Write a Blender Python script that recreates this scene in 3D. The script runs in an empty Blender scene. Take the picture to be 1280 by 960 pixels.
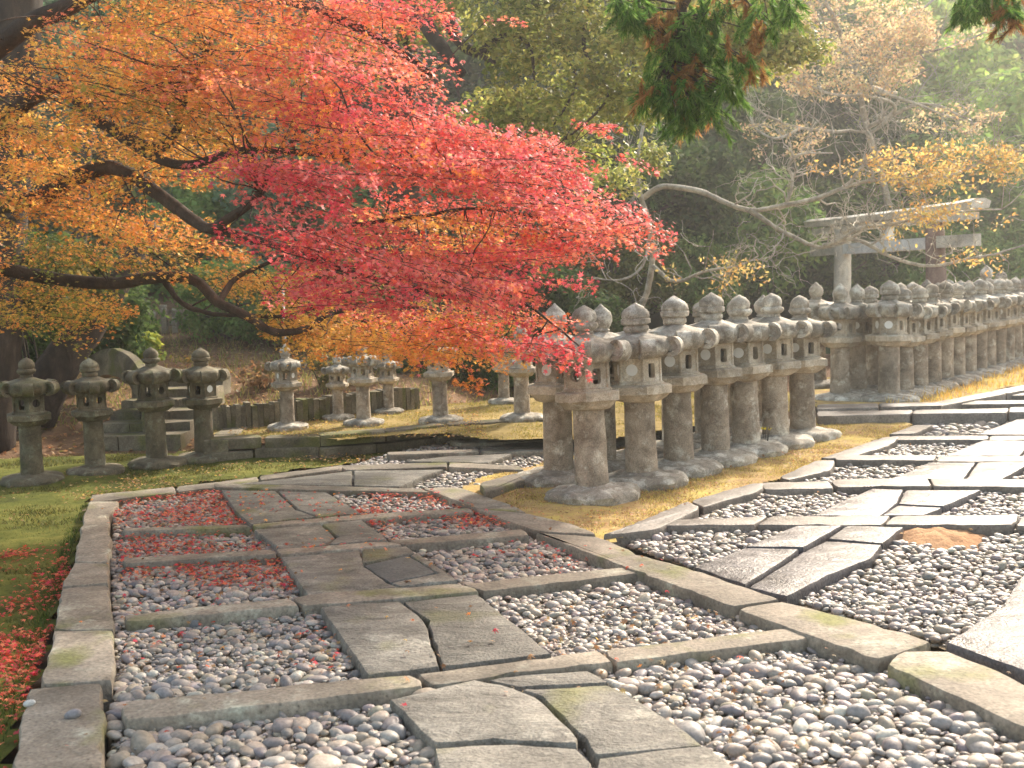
import bpy, math, random
import numpy as np
from mathutils import Vector, Matrix, noise

# ------------------------------------------------------------------ camera, world, sun
sc = bpy.context.scene
FPX = 1400.0; PITCH = math.atan(122/1400); ROLL = math.radians(1.5); CAMZ = 1.65
Fv = Vector((0, math.cos(PITCH), -math.sin(PITCH)))
U0 = Vector((0, math.sin(PITCH), math.cos(PITCH))); R0 = Vector((1, 0, 0))
Rv = R0*math.cos(ROLL) - U0*math.sin(ROLL)
Uv = U0*math.cos(ROLL) + R0*math.sin(ROLL)
CP = Vector((0, 0, CAMZ))
cd = bpy.data.cameras.new('camera'); cam = bpy.data.objects.new('camera', cd)
sc.collection.objects.link(cam); sc.camera = cam
M = Matrix((( Rv.x, Uv.x, -Fv.x, 0), (Rv.y, Uv.y, -Fv.y, 0), (Rv.z, Uv.z, -Fv.z, CAMZ), (0, 0, 0, 1)))
cam.matrix_world = M
cd.sensor_width = 36; cd.lens = 36*FPX/1280; cd.clip_start = 0.05; cd.clip_end = 2000
cd.dof.use_dof = True; cd.dof.focus_distance = 7.5; cd.dof.aperture_fstop = 4.0
SUN_AZ = math.radians(31); SUN_EL = math.radians(35)
w = bpy.data.worlds.new("World"); sc.world = w; w.use_nodes = True
nt = w.node_tree; bg = nt.nodes['Background']
sky = nt.nodes.new('ShaderNodeTexSky'); sky.sky_type = 'NISHITA'; sky.sun_disc = False
sky.sun_elevation = SUN_EL; sky.sun_rotation = SUN_AZ; sky.air_density = 1.0; sky.dust_density = 2.5
wm = nt.nodes.new('ShaderNodeMix'); wm.data_type = 'RGBA'; wm.blend_type = 'MULTIPLY'; wm.inputs[0].default_value = 1
wm.inputs[7].default_value = (1.16, 1.0, .78, 1)      # milky autumn sky, warmer than a clear blue one
nt.links.new(sky.outputs[0], wm.inputs[6]); nt.links.new(wm.outputs[2], bg.inputs[0]); bg.inputs[1].default_value = 0.15
sl = bpy.data.lights.new('sun', 'SUN'); so = bpy.data.objects.new('sun', sl); sc.collection.objects.link(so)
sl.energy = 2.7; sl.angle = math.radians(4.0); sl.color = (1.0, 0.91, 0.78)
sdir = Vector((math.sin(SUN_AZ)*math.cos(SUN_EL), math.cos(SUN_AZ)*math.cos(SUN_EL), math.sin(SUN_EL)))
so.rotation_euler = sdir.to_track_quat('Z', 'Y').to_euler(); so.location = sdir*40
sc.view_settings.view_transform = 'Standard'; sc.view_settings.look = 'None'
sc.view_settings.exposure = 1.72; sc.view_settings.gamma = 1.0
sc.render.engine = 'CYCLES'
sc.cycles.max_bounces = 6; sc.cycles.transparent_max_bounces = 4; sc.cycles.volume_bounces = 0
sc.cycles.volume_step_rate = 4

def ray(px, py): return Fv + Rv*((px-640)/FPX) + Uv*((480-py)/FPX)
def G(px, py, z=0.0):            # where the sight line to a place in the photograph meets level z
    d = ray(px, py); t = (z-CAMZ)/d.z
    return CP + d*t
def P(px, py, y):                # ... and where it is y metres away
    d = ray(px, py); return CP + d*(y/d.y)

rnd = random.Random(7)
rg = np.random.default_rng(11)
COL = sc.collection

# ------------------------------------------------------------------ helpers
def tag(o, label=None, cat=None, group=None, kind=None):
    if label: o['label'] = label
    if cat: o['category'] = cat
    if group: o['group'] = group
    if kind: o['kind'] = kind
    return o
def empty(name, loc=(0, 0, 0), rz=0.0):
    o = bpy.data.objects.new(name, None); COL.objects.link(o); o.location = loc
    o.rotation_euler = (0, 0, rz); o.empty_display_size = 0.2
    return o
def obj(name, me, m=None, parent=None, loc=None, smooth=None):
    o = bpy.data.objects.new(name, me); COL.objects.link(o)
    if m and not me.materials: me.materials.append(m)
    if parent: o.parent = parent
    if loc is not None: o.location = loc
    if smooth is not None: me.polygons.foreach_set('use_smooth', [smooth]*len(me.polygons))
    return o
def copy_tree(o, parent=None):
    c = o.copy(); COL.objects.link(c)
    if parent: c.parent = parent
    for ch in list(o.children): copy_tree(ch, c)
    return c
class MB:
    def __init__(s): s.v = []; s.f = []
    def add(s, vs, fs):
        n = len(s.v); s.v += [tuple(v) for v in vs]; s.f += [tuple(i+n for i in f) for f in fs]
    def box(s, c, d, rz=0.0):
        cx, cy, cz = c; a, b, h = d[0]/2, d[1]/2, d[2]/2; co, si = math.cos(rz), math.sin(rz)
        vs = []
        for z in (-h, h):
            for x, y in ((-a, -b), (a, -b), (a, b), (-a, b)):
                vs.append((cx+x*co-y*si, cy+x*si+y*co, cz+z))
        s.add(vs, [(3, 2, 1, 0), (4, 5, 6, 7), (0, 1, 5, 4), (1, 2, 6, 5), (2, 3, 7, 6), (3, 0, 4, 7)])
    def lathe(s, prof, n=24, rf=None, off=(0, 0, 0)):
        vs = []; fs = []
        for (r, z) in prof:
            for k in range(n):
                a = 2*math.pi*k/n; rr = r*(rf(a, r, z) if rf else 1)
                vs.append((off[0]+rr*math.cos(a), off[1]+rr*math.sin(a), off[2]+z))
        m = len(prof)
        for i in range(m-1):
            for k in range(n):
                k2 = (k+1) % n
                fs.append((i*n+k, i*n+k2, (i+1)*n+k2, (i+1)*n+k))
        fs.append(tuple(range(n-1, -1, -1))); fs.append(tuple((m-1)*n+k for k in range(n)))
        s.add(vs, fs)
    def tube(s, pts, rad, n=8):
        pts = [Vector(p) for p in pts]; m = len(pts); vs = []; fs = []
        ref = Vector((0.13, 0.21, 0.97))
        for i, p in enumerate(pts):
            t = (pts[min(i+1, m-1)]-pts[max(i-1, 0)])
            if t.length < 1e-6: t = Vector((0, 0, 1))
            t.normalize(); a = t.cross(ref)
            if a.length < 1e-3: a = t.cross(Vector((1, 0, 0)))
            a.normalize(); b = t.cross(a)
            for k in range(n):
                q = 2*math.pi*k/n
                vs.append(p + (a*math.cos(q)+b*math.sin(q))*rad[i])
        for i in range(m-1):
            for k in range(n):
                k2 = (k+1) % n; fs.append((i*n+k, i*n+k2, (i+1)*n+k2, (i+1)*n+k))
        fs.append(tuple(range(n-1, -1, -1))); fs.append(tuple((m-1)*n+k for k in range(n)))
        s.add(vs, fs)
    def jitter(s, amp, sc_=6.0, seed=0):
        o = Vector((seed*3.1, seed*1.7, seed*5.3)); out = []
        for v in s.v:
            q = noise.noise_vector(Vector(v)*sc_+o)+0.5*noise.noise_vector(Vector(v)*sc_*2.7+o)
            out.append((v[0]+q.x*amp, v[1]+q.y*amp, v[2]+q.z*amp))
        s.v = out
    def mesh(s, name, m=None, smooth=True, sharp=None):
        me = bpy.data.meshes.new(name); me.from_pydata(s.v, [], s.f)
        if m: me.materials.append(m)
        me.polygons.foreach_set('use_smooth', [smooth]*len(me.polygons))
        me.update()
        if smooth and sharp: me.set_sharp_from_angle(angle=math.radians(sharp))
        return me
def smooth_line(pts, k=4):
    P_ = [Vector(p) for p in pts]; out = []
    for i in range(len(P_)-1):
        a = P_[max(i-1, 0)]; b = P_[i]; c = P_[i+1]; d = P_[min(i+2, len(P_)-1)]
        for j in range(k):
            t = j/k
            out.append(0.5*((2*b)+(-a+c)*t+(2*a-5*b+4*c-d)*t*t+(-a+3*b-3*c+d)*t**3))
    out.append(P_[-1]); return out
def inpoly(X, Y, poly):
    ins = np.zeros(X.shape, bool); n = len(poly)
    for i in range(n):
        x1, y1 = poly[i][0], poly[i][1]; x2, y2 = poly[(i+1) % n][0], poly[(i+1) % n][1]
        if y1 == y2: continue
        c = ((y1 > Y) != (y2 > Y)) & (X < (x2-x1)*(Y-y1)/(y2-y1)+x1)
        ins ^= c
    return ins
def rawmesh(name, V, K, mat=None, cols=None, smooth=False, faces=None):
    """V (N,K,3): N faces of K corners each, or with faces: N pieces sharing the index list faces"""
    N = V.shape[0]; me = bpy.data.meshes.new(name)
    me.vertices.add(N*K); me.vertices.foreach_set('co', V.reshape(-1).astype(np.float32))
    if faces is None:
        me.loops.add(N*K); me.loops.foreach_set('vertex_index', np.arange(N*K, dtype=np.int32))
        me.polygons.add(N); me.polygons.foreach_set('loop_start', (np.arange(N)*K).astype(np.int32))
        nf = N
    else:
        F = np.array(faces, dtype=np.int32); L = F.size
        idx = (F.reshape(-1)[None, :]+(np.arange(N)*K)[:, None]).astype(np.int32)
        me.loops.add(N*L); me.loops.foreach_set('vertex_index', idx.reshape(-1))
        nf = N*F.shape[0]
        me.polygons.add(nf); me.polygons.foreach_set('loop_start', (np.arange(nf)*F.shape[1]).astype(np.int32))
    if cols is not None:
        at = me.color_attributes.new('Col', 'FLOAT_COLOR', 'POINT')
        c = np.ones((N, K, 4), np.float32); c[:, :, :3] = cols[:, None, :]
        at.data.foreach_set('color', c.reshape(-1))
    if mat: me.materials.append(mat)
    me.polygons.foreach_set('use_smooth', np.full(nf, smooth))
    me.update(calc_edges=True); me.validate()
    return me
def leafmesh(name, C, Nn, S, cols, shape, mat, fold=0.15):
    """C centres, Nn normals, S sizes; shape (K,2) outline"""
    N = len(C); Nn = Nn/np.maximum(np.linalg.norm(Nn, axis=1, keepdims=True), 1e-6)
    r = rg.normal(size=(N, 3)); T = np.cross(Nn, r); T /= np.maximum(np.linalg.norm(T, axis=1, keepdims=True), 1e-6)
    B = np.cross(Nn, T); sh = np.array(shape); K = len(sh)
    V = C[:, None, :] + S[:, None, None]*(T[:, None, :]*sh[None, :, 0:1]+B[:, None, :]*sh[None, :, 1:2]
        - Nn[:, None, :]*(fold*rg.uniform(-.3, 2.3, (N, 1, 1))*(sh[None, :, 0:1]**2+sh[None, :, 1:2]**2)))
    return rawmesh(name, V, K, mat, cols)
MAPLE = [(0.5*math.sin(a)*0+math.cos(a)*r, math.sin(a)*r) for a, r in
         [(math.radians(90), 1.0), (math.radians(66), .34), (math.radians(40), .86), (math.radians(14), .32), (math.radians(-14), .62),
          (math.radians(-90), .22), (math.radians(194), .62), (math.radians(166), .32), (math.radians(140), .86), (math.radians(114), .34)]]
OVAL = [(0, -1), (.42, -.2), (.3, .6), (0, 1), (-.3, .6), (-.42, -.2)]
DIAM = [(0, -1), (.5, 0), (0, 1), (-.5, 0)]
NEEDLE = [(-.09, -1), (.09, -1), (0, 1)]

# ------------------------------------------------------------------ materials
def nmat(name):
    m = bpy.data.materials.new(name); m.use_nodes = True; n = m.node_tree
    b = n.nodes['Principled BSDF']; return m, n, b
def stone(name, cols, rough=0.85, scale=6.0, bump=0.4, flake=0.0, lichen=None, lamt=0.5, spec=0.3, streak=None, rvar=0.1, moss=None):
    m, n, b = nmat(name); N = n.nodes.new; L = n.links.new
    tc = N('ShaderNodeTexCoord'); oi = N('ShaderNodeObjectInfo')
    ad = N('ShaderNodeVectorMath'); ad.operation = 'ADD'
    mu = N('ShaderNodeVectorMath'); mu.operation = 'SCALE'; mu.inputs[0].default_value = (17, 31, 23)
    L(oi.outputs['Random'], mu.inputs['Scale']); L(tc.outputs['Object'], ad.inputs[0]); L(mu.outputs[0], ad.inputs[1])
    mp = N('ShaderNodeMapping'); L(ad.outputs[0], mp.inputs[0])
    if streak: mp.inputs['Scale'].default_value = streak
    n1 = N('ShaderNodeTexNoise'); n1.inputs['Scale'].default_value = scale; n1.inputs['Detail'].default_value = 8; n1.inputs['Roughness'].default_value = .65; n1.inputs['Distortion'].default_value = .6
    L(mp.outputs[0], n1.inputs[0])
    cr = N('ShaderNodeValToRGB'); e = cr.color_ramp.elements
    e[0].position = .30; e[0].color = (*cols[0], 1); e[1].position = .72; e[1].color = (*cols[-1], 1)
    for i, c in enumerate(cols[1:-1]):
        x = e.new(.30+.42*(i+1)/(len(cols)-1)); x.color = (*c, 1)
    L(n1.outputs[0], cr.inputs[0]); last = cr.outputs[0]
    if lichen:
        n2 = N('ShaderNodeTexNoise'); n2.inputs['Scale'].default_value = scale*.8; n2.inputs['Detail'].default_value = 7
        n2.inputs['Roughness'].default_value = .7
        a2 = N('ShaderNodeVectorMath'); a2.operation = 'ADD'; a2.inputs[1].default_value = (4, 9, 2); L(ad.outputs[0], a2.inputs[0]); L(a2.outputs[0], n2.inputs[0])
        r2 = N('ShaderNodeValToRGB'); r2.color_ramp.elements[0].position = .62-.2*lamt; r2.color_ramp.elements[1].position = .74-.2*lamt
        L(n2.outputs[0], r2.inputs[0])
        mx = N('ShaderNodeMix'); mx.data_type = 'RGBA'; mx.inputs[7].default_value = (*lichen, 1)
        L(r2.outputs[0], mx.inputs[0]); L(last, mx.inputs[6]); last = mx.outputs[2]
    if moss:
        n3 = N('ShaderNodeTexNoise'); n3.inputs['Scale'].default_value = moss[1]; n3.inputs['Detail'].default_value = 6
        a3 = N('ShaderNodeVectorMath'); a3.operation = 'ADD'; a3.inputs[1].default_value = (14, 3, 8); L(ad.outputs[0], a3.inputs[0]); L(a3.outputs[0], n3.inputs[0])
        r3 = N('ShaderNodeValToRGB'); r3.color_ramp.elements[0].position = moss[2]; r3.color_ramp.elements[1].position = moss[2]+.13
        L(n3.outputs[0], r3.inputs[0])
        mx3 = N('ShaderNodeMix'); mx3.data_type = 'RGBA'; mx3.inputs[7].default_value = (*moss[0], 1)
        L(r3.outputs[0], mx3.inputs[0]); L(last, mx3.inputs[6]); last = mx3.outputs[2]
    n6 = N('ShaderNodeTexNoise'); n6.inputs['Scale'].default_value = scale*.33; n6.inputs['Detail'].default_value = 5; n6.inputs['Distortion'].default_value = .8; L(ad.outputs[0], n6.inputs[0])
    m6 = N('ShaderNodeMapRange'); m6.inputs[1].default_value = .32; m6.inputs[2].default_value = .62; m6.inputs[3].default_value = .62; m6.inputs[4].default_value = 1.15; L(n6.outputs[0], m6.inputs[0])
    s6 = N('ShaderNodeVectorMath'); s6.operation = 'SCALE'; L(last, s6.inputs[0]); L(m6.outputs[0], s6.inputs['Scale']); last = s6.outputs[0]
    # dark pits
    v6 = N('ShaderNodeTexVoronoi'); v6.inputs['Scale'].default_value = scale*9; L(ad.outputs[0], v6.inputs[0])
    p6 = N('ShaderNodeMapRange'); p6.inputs[1].default_value = .08; p6.inputs[2].default_value = .26; p6.inputs[3].default_value = .6; p6.inputs[4].default_value = 1.0; L(v6.outputs['Distance'], p6.inputs[0])
    q6 = N('ShaderNodeVectorMath'); q6.operation = 'SCALE'; L(last, q6.inputs[0]); L(p6.outputs[0], q6.inputs['Scale']); last = q6.outputs[0]
    # per-piece tone
    mr = N('ShaderNodeMapRange'); mr.inputs[3].default_value = 1-rvar*1.6; mr.inputs[4].default_value = 1+rvar*1.6
    L(oi.outputs['Random'], mr.inputs[0])
    sc2 = N('ShaderNodeVectorMath'); sc2.operation = 'SCALE'; L(last, sc2.inputs[0]); L(mr.outputs[0], sc2.inputs['Scale'])
    # fine grain
    n4 = N('ShaderNodeTexNoise'); n4.inputs['Scale'].default_value = scale*14; n4.inputs['Detail'].default_value = 4; L(ad.outputs[0], n4.inputs[0])
    m4 = N('ShaderNodeMapRange'); m4.inputs[1].default_value = .3; m4.inputs[2].default_value = .7; m4.inputs[3].default_value = .72; m4.inputs[4].default_value = 1.25; L(n4.outputs[0], m4.inputs[0])
    sc3 = N('ShaderNodeVectorMath'); sc3.operation = 'SCALE'; L(sc2.outputs[0], sc3.inputs[0]); L(m4.outputs[0], sc3.inputs['Scale'])
    L(sc3.outputs[0], b.inputs['Base Color'])
    rr = N('ShaderNodeMapRange'); rr.inputs[1].default_value = .3; rr.inputs[2].default_value = .7
    rr.inputs[3].default_value = max(rough-.12, .05); rr.inputs[4].default_value = min(rough+.1, 1); L(n1.outputs[0], rr.inputs[0]); L(rr.outputs[0], b.inputs['Roughness'])
    b.inputs['Specular IOR Level'].default_value = spec
    bm = N('ShaderNodeBump'); bm.inputs['Strength'].default_value = bump; bm.inputs['Distance'].default_value = .03
    bm2 = N('ShaderNodeBump'); bm2.inputs['Strength'].default_value = min(bump*1.1, 1); bm2.inputs['Distance'].default_value = .006
    L(n1.outputs[0], bm.inputs['Height']); L(n4.outputs[0], bm2.inputs['Height']); L(bm.outputs[0], bm2.inputs['Normal']); L(bm2.outputs[0], b.inputs['Normal'])
    if flake:      # cleft face: flat flakes at slightly different heights
        n7 = N('ShaderNodeTexNoise'); n7.inputs['Scale'].default_value = 5; n7.inputs['Detail'].default_value = 6; L(ad.outputs[0], n7.inputs[0])
        m7 = N('ShaderNodeVectorMath'); m7.operation = 'MULTIPLY_ADD'; m7.inputs[1].default_value = (.35, .35, .35); L(n7.outputs[1], m7.inputs[0]); L(ad.outputs[0], m7.inputs[2])
        p7 = N('ShaderNodeMapping'); p7.inputs['Scale'].default_value = (3.2, 7.5, 3); L(m7.outputs[0], p7.inputs[0])
        v7 = N('ShaderNodeTexVoronoi'); v7.inputs['Scale'].default_value = 1.0; L(p7.outputs[0], v7.inputs[0])
        s7 = N('ShaderNodeSeparateColor'); L(v7.outputs['Color'], s7.inputs[0])
        b7 = N('ShaderNodeBump'); b7.inputs['Strength'].default_value = 1; b7.inputs['Distance'].default_value = flake; L(s7.outputs[0], b7.inputs['Height']); L(bm2.outputs[0], b7.inputs['Normal']); L(b7.outputs[0], b.inputs['Normal'])
    return m
def leafmat(name, trans=.5, rough=.5, spec=.25, gain=1.0):
    m = bpy.data.materials.new(name); m.use_nodes = True; n = m.node_tree; n.nodes.clear(); N = n.nodes.new; L = n.links.new
    at = N('ShaderNodeAttribute'); at.attribute_name = 'Col'
    d = N('ShaderNodeBsdfPrincipled'); d.inputs['Roughness'].default_value = rough; d.inputs['Specular IOR Level'].default_value = spec
    t = N('ShaderNodeBsdfTranslucent'); mx = N('ShaderNodeMixShader'); mx.inputs[0].default_value = trans; o = N('ShaderNodeOutputMaterial')
    L(at.outputs[0], d.inputs['Base Color']); L(at.outputs[0], t.inputs[0]); L(d.outputs[0], mx.inputs[1]); L(t.outputs[0], mx.inputs[2]); L(mx.outputs[0], o.inputs[0])
    return m
def colmat(name, rough=.7, spec=.3, bump=.2, scale=60):
    m, n, b = nmat(name); N = n.nodes.new; L = n.links.new
    at = N('ShaderNodeAttribute'); at.attribute_name = 'Col'
    ge = N('ShaderNodeNewGeometry')
    n1 = N('ShaderNodeTexNoise'); n1.inputs['Scale'].default_value = scale; n1.inputs['Detail'].default_value = 5; L(ge.outputs['Position'], n1.inputs[0])
    mr = N('ShaderNodeMapRange'); mr.inputs[1].default_value = .3; mr.inputs[2].default_value = .7; mr.inputs[3].default_value = .75; mr.inputs[4].default_value = 1.2; L(n1.outputs[0], mr.inputs[0])
    s = N('ShaderNodeVectorMath'); s.operation = 'SCALE'; L(at.outputs[0], s.inputs[0]); L(mr.outputs[0], s.inputs['Scale']); L(s.outputs[0], b.inputs['Base Color'])
    b.inputs['Roughness'].default_value = rough; b.inputs['Specular IOR Level'].default_value = spec
    bm = N('ShaderNodeBump'); bm.inputs['Strength'].default_value = bump; bm.inputs['Distance'].default_value = .01; L(n1.outputs[0], bm.inputs['Height']); L(bm.outputs[0], b.inputs['Normal'])
    return m
def groundmat(name, cols, scales=(1.2, 9, 60), rough=.95, bump=.6):
    m, n, b = nmat(name); N = n.nodes.new; L = n.links.new
    ge = N('ShaderNodeNewGeometry')
    outs = []
    for s in scales:
        q = N('ShaderNodeTexNoise'); q.inputs['Scale'].default_value = s; q.inputs['Detail'].default_value = 6; q.inputs['Roughness'].default_value = .6
        L(ge.outputs['Position'], q.inputs[0]); outs.append(q)
    a = N('ShaderNodeMath'); a.operation = 'MULTIPLY_ADD'; a.inputs[1].default_value = .5; L(outs[0].outputs[0], a.inputs[0])
    a2 = N('ShaderNodeMath'); a2.operation = 'MULTIPLY'; a2.inputs[1].default_value = .3; L(outs[1].outputs[0], a2.inputs[0]); L(a2.outputs[0], a.inputs[2])
    a3 = N('ShaderNodeMath'); a3.operation = 'MULTIPLY_ADD'; a3.inputs[1].default_value = .2; L(outs[2].outputs[0], a3.inputs[0]); L(a.outputs[0], a3.inputs[2])
    cr = N('ShaderNodeValToRGB'); e = cr.color_ramp.elements
    e[0].position = .38; e[0].color = (*cols[0], 1); e[1].position = .62; e[1].color = (*cols[-1], 1)
    for i, c in enumerate(cols[1:-1]):
        x = e.new(.38+.24*(i+1)/(len(cols)-1)); x.color = (*c, 1)
    L(a3.outputs[0], cr.inputs[0]); L(cr.outputs[0], b.inputs['Base Color']); b.inputs['Roughness'].default_value = rough; b.inputs['Specular IOR Level'].default_value = .1
    bm = N('ShaderNodeBump'); bm.inputs['Strength'].default_value = bump; bm.inputs['Distance'].default_value = .04
    L(outs[1].outputs[0], bm.inputs['Height'])
    bm2 = N('ShaderNodeBump'); bm2.inputs['Strength'].default_value = bump; bm2.inputs['Distance'].default_value = .01
    L(outs[2].outputs[0], bm2.inputs['Height']); L(bm.outputs[0], bm2.inputs['Normal']); L(bm2.outputs[0], b.inputs['Normal'])
    return m
MT = {}
MT['lantern'] = stone('weathered_lantern_stone', [(.18, .138, .10), (.335, .275, .21), (.47, .40, .32)], lichen=(.60, .55, .46), lamt=.42, scale=7, bump=.55, rvar=.12)
MT['cap'] = stone('lichened_cap_stone', [(.18, .155, .12), (.33, .295, .24), (.46, .42, .35)], lichen=(.60, .57, .49), lamt=.6, scale=9, bump=.6, rvar=.1)
MT['pale'] = stone('pale_carved_stone', [(.30, .25, .18), (.46, .39, .30), (.58, .52, .42)], lichen=(.64, .60, .52), lamt=.4, scale=9, bump=.4, rvar=.08)
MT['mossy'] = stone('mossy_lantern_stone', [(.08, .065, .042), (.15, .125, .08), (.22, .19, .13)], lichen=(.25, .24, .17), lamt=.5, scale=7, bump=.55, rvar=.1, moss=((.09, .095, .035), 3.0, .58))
MT['kerb'] = stone('kerb_granite', [(.14, .118, .092), (.235, .202, .16), (.32, .28, .225)], lichen=(.36, .35, .28), lamt=.35, scale=4, bump=.5, rvar=.12, moss=((.16, .16, .06), 2.2, .57))
MT['edge'] = stone('damp_brown_stone', [(.09, .075, .05), (.17, .145, .10), (.25, .215, .155)], scale=4, bump=.6, rvar=.15, moss=((.12, .12, .04), 2.5, .5))
MT['slab'] = stone('slate_paving', [(.095, .088, .076), (.18, .168, .145), (.26, .245, .21)], lichen=(.31, .295, .25), lamt=.3, scale=5, bump=1.0, flake=.012, streak=(1, 1.7, 1), rvar=.1, rough=.75, moss=((.17, .165, .08), 1.8, .56))
MT['wetslab'] = stone('wet_slate_paving', [(.06, .056, .062), (.105, .098, .104), (.155, .146, .15)], scale=4, bump=.8, flake=.008, streak=(1, 1.7, 1), rvar=.15, rough=.38, spec=.26)
MT['wetkerb'] = stone('damp_kerb_granite', [(.11, .094, .082), (.175, .155, .135), (.245, .222, .195)], scale=4, bump=.6, rvar=.12, rough=.55, spec=.25)
MT['darkslab'] = stone('dark_patch_slate', [(.07, .075, .075), (.12, .13, .13), (.16, .165, .16)], scale=4, bump=.6, rough=.6)
MT['torii'] = stone('torii_stone', [(.45, .40, .32), (.62, .57, .48), (.74, .70, .62)], lichen=(.58, .55, .48), lamt=.5, scale=5, bump=.4)
MT['toriiw'] = stone('new_white_stone', [(.72, .71, .68), (.78, .77, .74), (.82, .81, .79)], scale=5, bump=.1)
MT['toriir'] = stone('reddish_stone', [(.16, .10, .08), (.25, .17, .14), (.34, .26, .22)], scale=5, bump=.4)
m_, n_, b_ = nmat('white_window_paper'); b_.inputs['Base Color'].default_value = (.82, .82, .80, 1); b_.inputs['Roughness'].default_value = .8; MT['paper'] = m_
MT['bark'] = stone('dark_maple_bark', [(.030, .020, .014), (.060, .042, .03), (.10, .075, .055)], scale=9, bump=.8, streak=(1, 1, .25))
MT['paleb'] = stone('pale_lichen_bark', [(.26, .23, .18), (.42, .38, .31), (.58, .54, .46)], scale=11, bump=.6)
MT['cedarb'] = stone('cedar_bark', [(.05, .035, .025), (.10, .07, .05), (.15, .11, .08)], scale=7, bump=.8, streak=(1, 1, .15))
MT['leaf'] = leafmat('maple_leaf', .58, .5, .25)
MT['green'] = leafmat('evergreen_leaf', .45, .75, .12)
MT['pebble'] = colmat('river_pebble', .55, .4, .15, 70)
MT['soil'] = groundmat('bed_soil', [(.13, .10, .07), (.22, .175, .12), (.30, .25, .18)])
MT['sand'] = groundmat('orange_sand', [(.36, .20, .11), (.46, .27, .15), (.54, .34, .20)], (3, 30, 150))
MT['moss'] = groundmat('green_moss', [(.045, .052, .011), (.10, .11, .022), (.19, .18, .045)], (1.6, 9, 70))
MT['gold'] = groundmat('golden_moss', [(.30, .19, .10), (.42, .30, .13), (.50, .41, .12)], (1.6, 9, 70))
MT['terr'] = groundmat('terrace_turf', [(.18, .13, .05), (.28, .21, .08), (.38, .28, .12)], (1.2, 9, 70))
MT['litter'] = groundmat('leaf_litter', [(.11, .06, .035), (.20, .12, .07), (.30, .20, .12)], (1.5, 14, 70), bump=1)
MT['forest'] = groundmat('forest_floor', [(.02, .028, .012), (.04, .055, .02), (.07, .09, .03)], (.3, 2, 8), bump=1)
MT['grass'] = leafmat('grass_blade', .4, .6, .2)

# ------------------------------------------------------------------ ground
GZ = -.16
def grid(name, x0, x1, y0, y1, nx, ny, zf, mat, kind='structure', clip=None):
    xs = np.linspace(x0, x1, nx); ys = np.linspace(y0, y1, ny); v = []; f = []
    for y in ys:
        for x in xs: v.append((x, y, zf(x, y)))
    for j in range(ny-1):
        for i in range(nx-1):
            if clip is None or clip(.5*(xs[i]+xs[i+1]), .5*(ys[j]+ys[j+1])):
                f.append((j*nx+i, j*nx+i+1, (j+1)*nx+i+1, (j+1)*nx+i))
    b = MB(); b.v = v; b.f = f
    o = obj(name, b.mesh(name, mat)); tag(o, kind=kind); return o
def ss(a, b, x):
    t = min(max((x-a)/(b-a), 0), 1); return t*t*(3-2*t)
def hill(x, y):
    # flat court in front, leaf covered bank at the back left, wooded hill behind
    start = 12.6+12.5*ss(-1.6, 2.0, x)
    b = max(0, y-start); z = .125*min(b, 9)*(1-ss(-1.0, 3.0, x)*.6)
    h = max(0, y-(25+2*math.sin(x*.2)))
    z += .42*h*(1-.45*ss(50, 120, y)) + .8*math.sin(x*.17+1)*ss(0, 12, h)+.6*math.sin(y*.23+x*.1)*ss(0, 12, h)
    if b > 0: z += .05*noise.noise(Vector((x*.9, y*.9, 0)))
    return z
def terr_z(x, y): return GZ + hill(x, y)
grid('ground', -220, 220, -40, 12.4, 60, 20, lambda x, y: GZ, MT['soil'])
grid('leaf_covered_bank', -16, 16, 12.4, 26, 130, 80, terr_z, MT['litter'])
grid('wooded_hill', -120, 160, 26, 170, 110, 60, terr_z, MT['forest'])
grid('outer_ground', -220, -16, 12.4, 26, 30, 6, lambda x, y: terr_z(-16, y)-.02, MT['forest'])
grid('outer_ground', 16, 220, 12.4, 26, 30, 6, lambda x, y: terr_z(16, y)-.02, MT['forest'])

# moss lawn left of the path (bounded by the kerb), golden moss bed of the lanterns
def polysheet(name, pxs, zt, mat, z=0.0, amp=.02, step=.12, world=False):
    pl = [tuple(p)[:2] for p in pxs] if world else [tuple(G(a, b, zt))[:2] for a, b in pxs]
    xs = [p[0] for p in pl]; ys = [p[1] for p in pl]
    X = np.arange(min(xs)-step, max(xs)+step, step); Y = np.arange(min(ys)-step, max(ys)+step, step)
    XX, YY = np.meshgrid(X+step/2, Y+step/2); ins = inpoly(XX, YY, pl); v = []; f = []; nx = len(X)
    for y in Y:
        for x in X:
            v.append((x, y, zt+amp*noise.noise(Vector((x*1.3, y*1.3, 3)))+amp*.7*noise.noise(Vector((x*5, y*5, 7)))))
    for j in range(len(Y)-1):
        for i in range(nx-1):
            if ins[j, i]: f.append((j*nx+i, j*nx+i+1, (j+1)*nx+i+1, (j+1)*nx+i))
    b = MB(); b.v = v; b.f = f
    o = obj(name, b.mesh(name, mat)); tag(o, kind='structure'); return o, pl
LAWN = [(-900, 1100), (60, 1100), (20, 960), (40, 860), (95, 700), (118, 618), (266, 602), (430, 580), (520, 560), (600, 550), (640, 545), (560, 545), (440, 556), (270, 562), (100, 570), (-300, 580), (-1200, 600)]
lawn, LAWNP = polysheet('moss_lawn', LAWN, -.09, MT['moss'], amp=.03)
BED = [(570, 612), (600, 598), (690, 575), (860, 546), (1000, 522), (1120, 520), (1145, 536), (1100, 548), (1040, 574), (985, 597), (950, 606), (860, 632), (800, 664), (765, 678), (725, 668), (640, 644)]
bed, BEDP = polysheet('golden_moss_bed', BED, -.03, MT['gold'], amp=.02, step=.05)
BED2 = [(1020, 508), (1120, 507), (1190, 501), (1330, 470), (1600, 440), (1600, 410), (1272, 425), (1100, 455), (1000, 480)]
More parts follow.
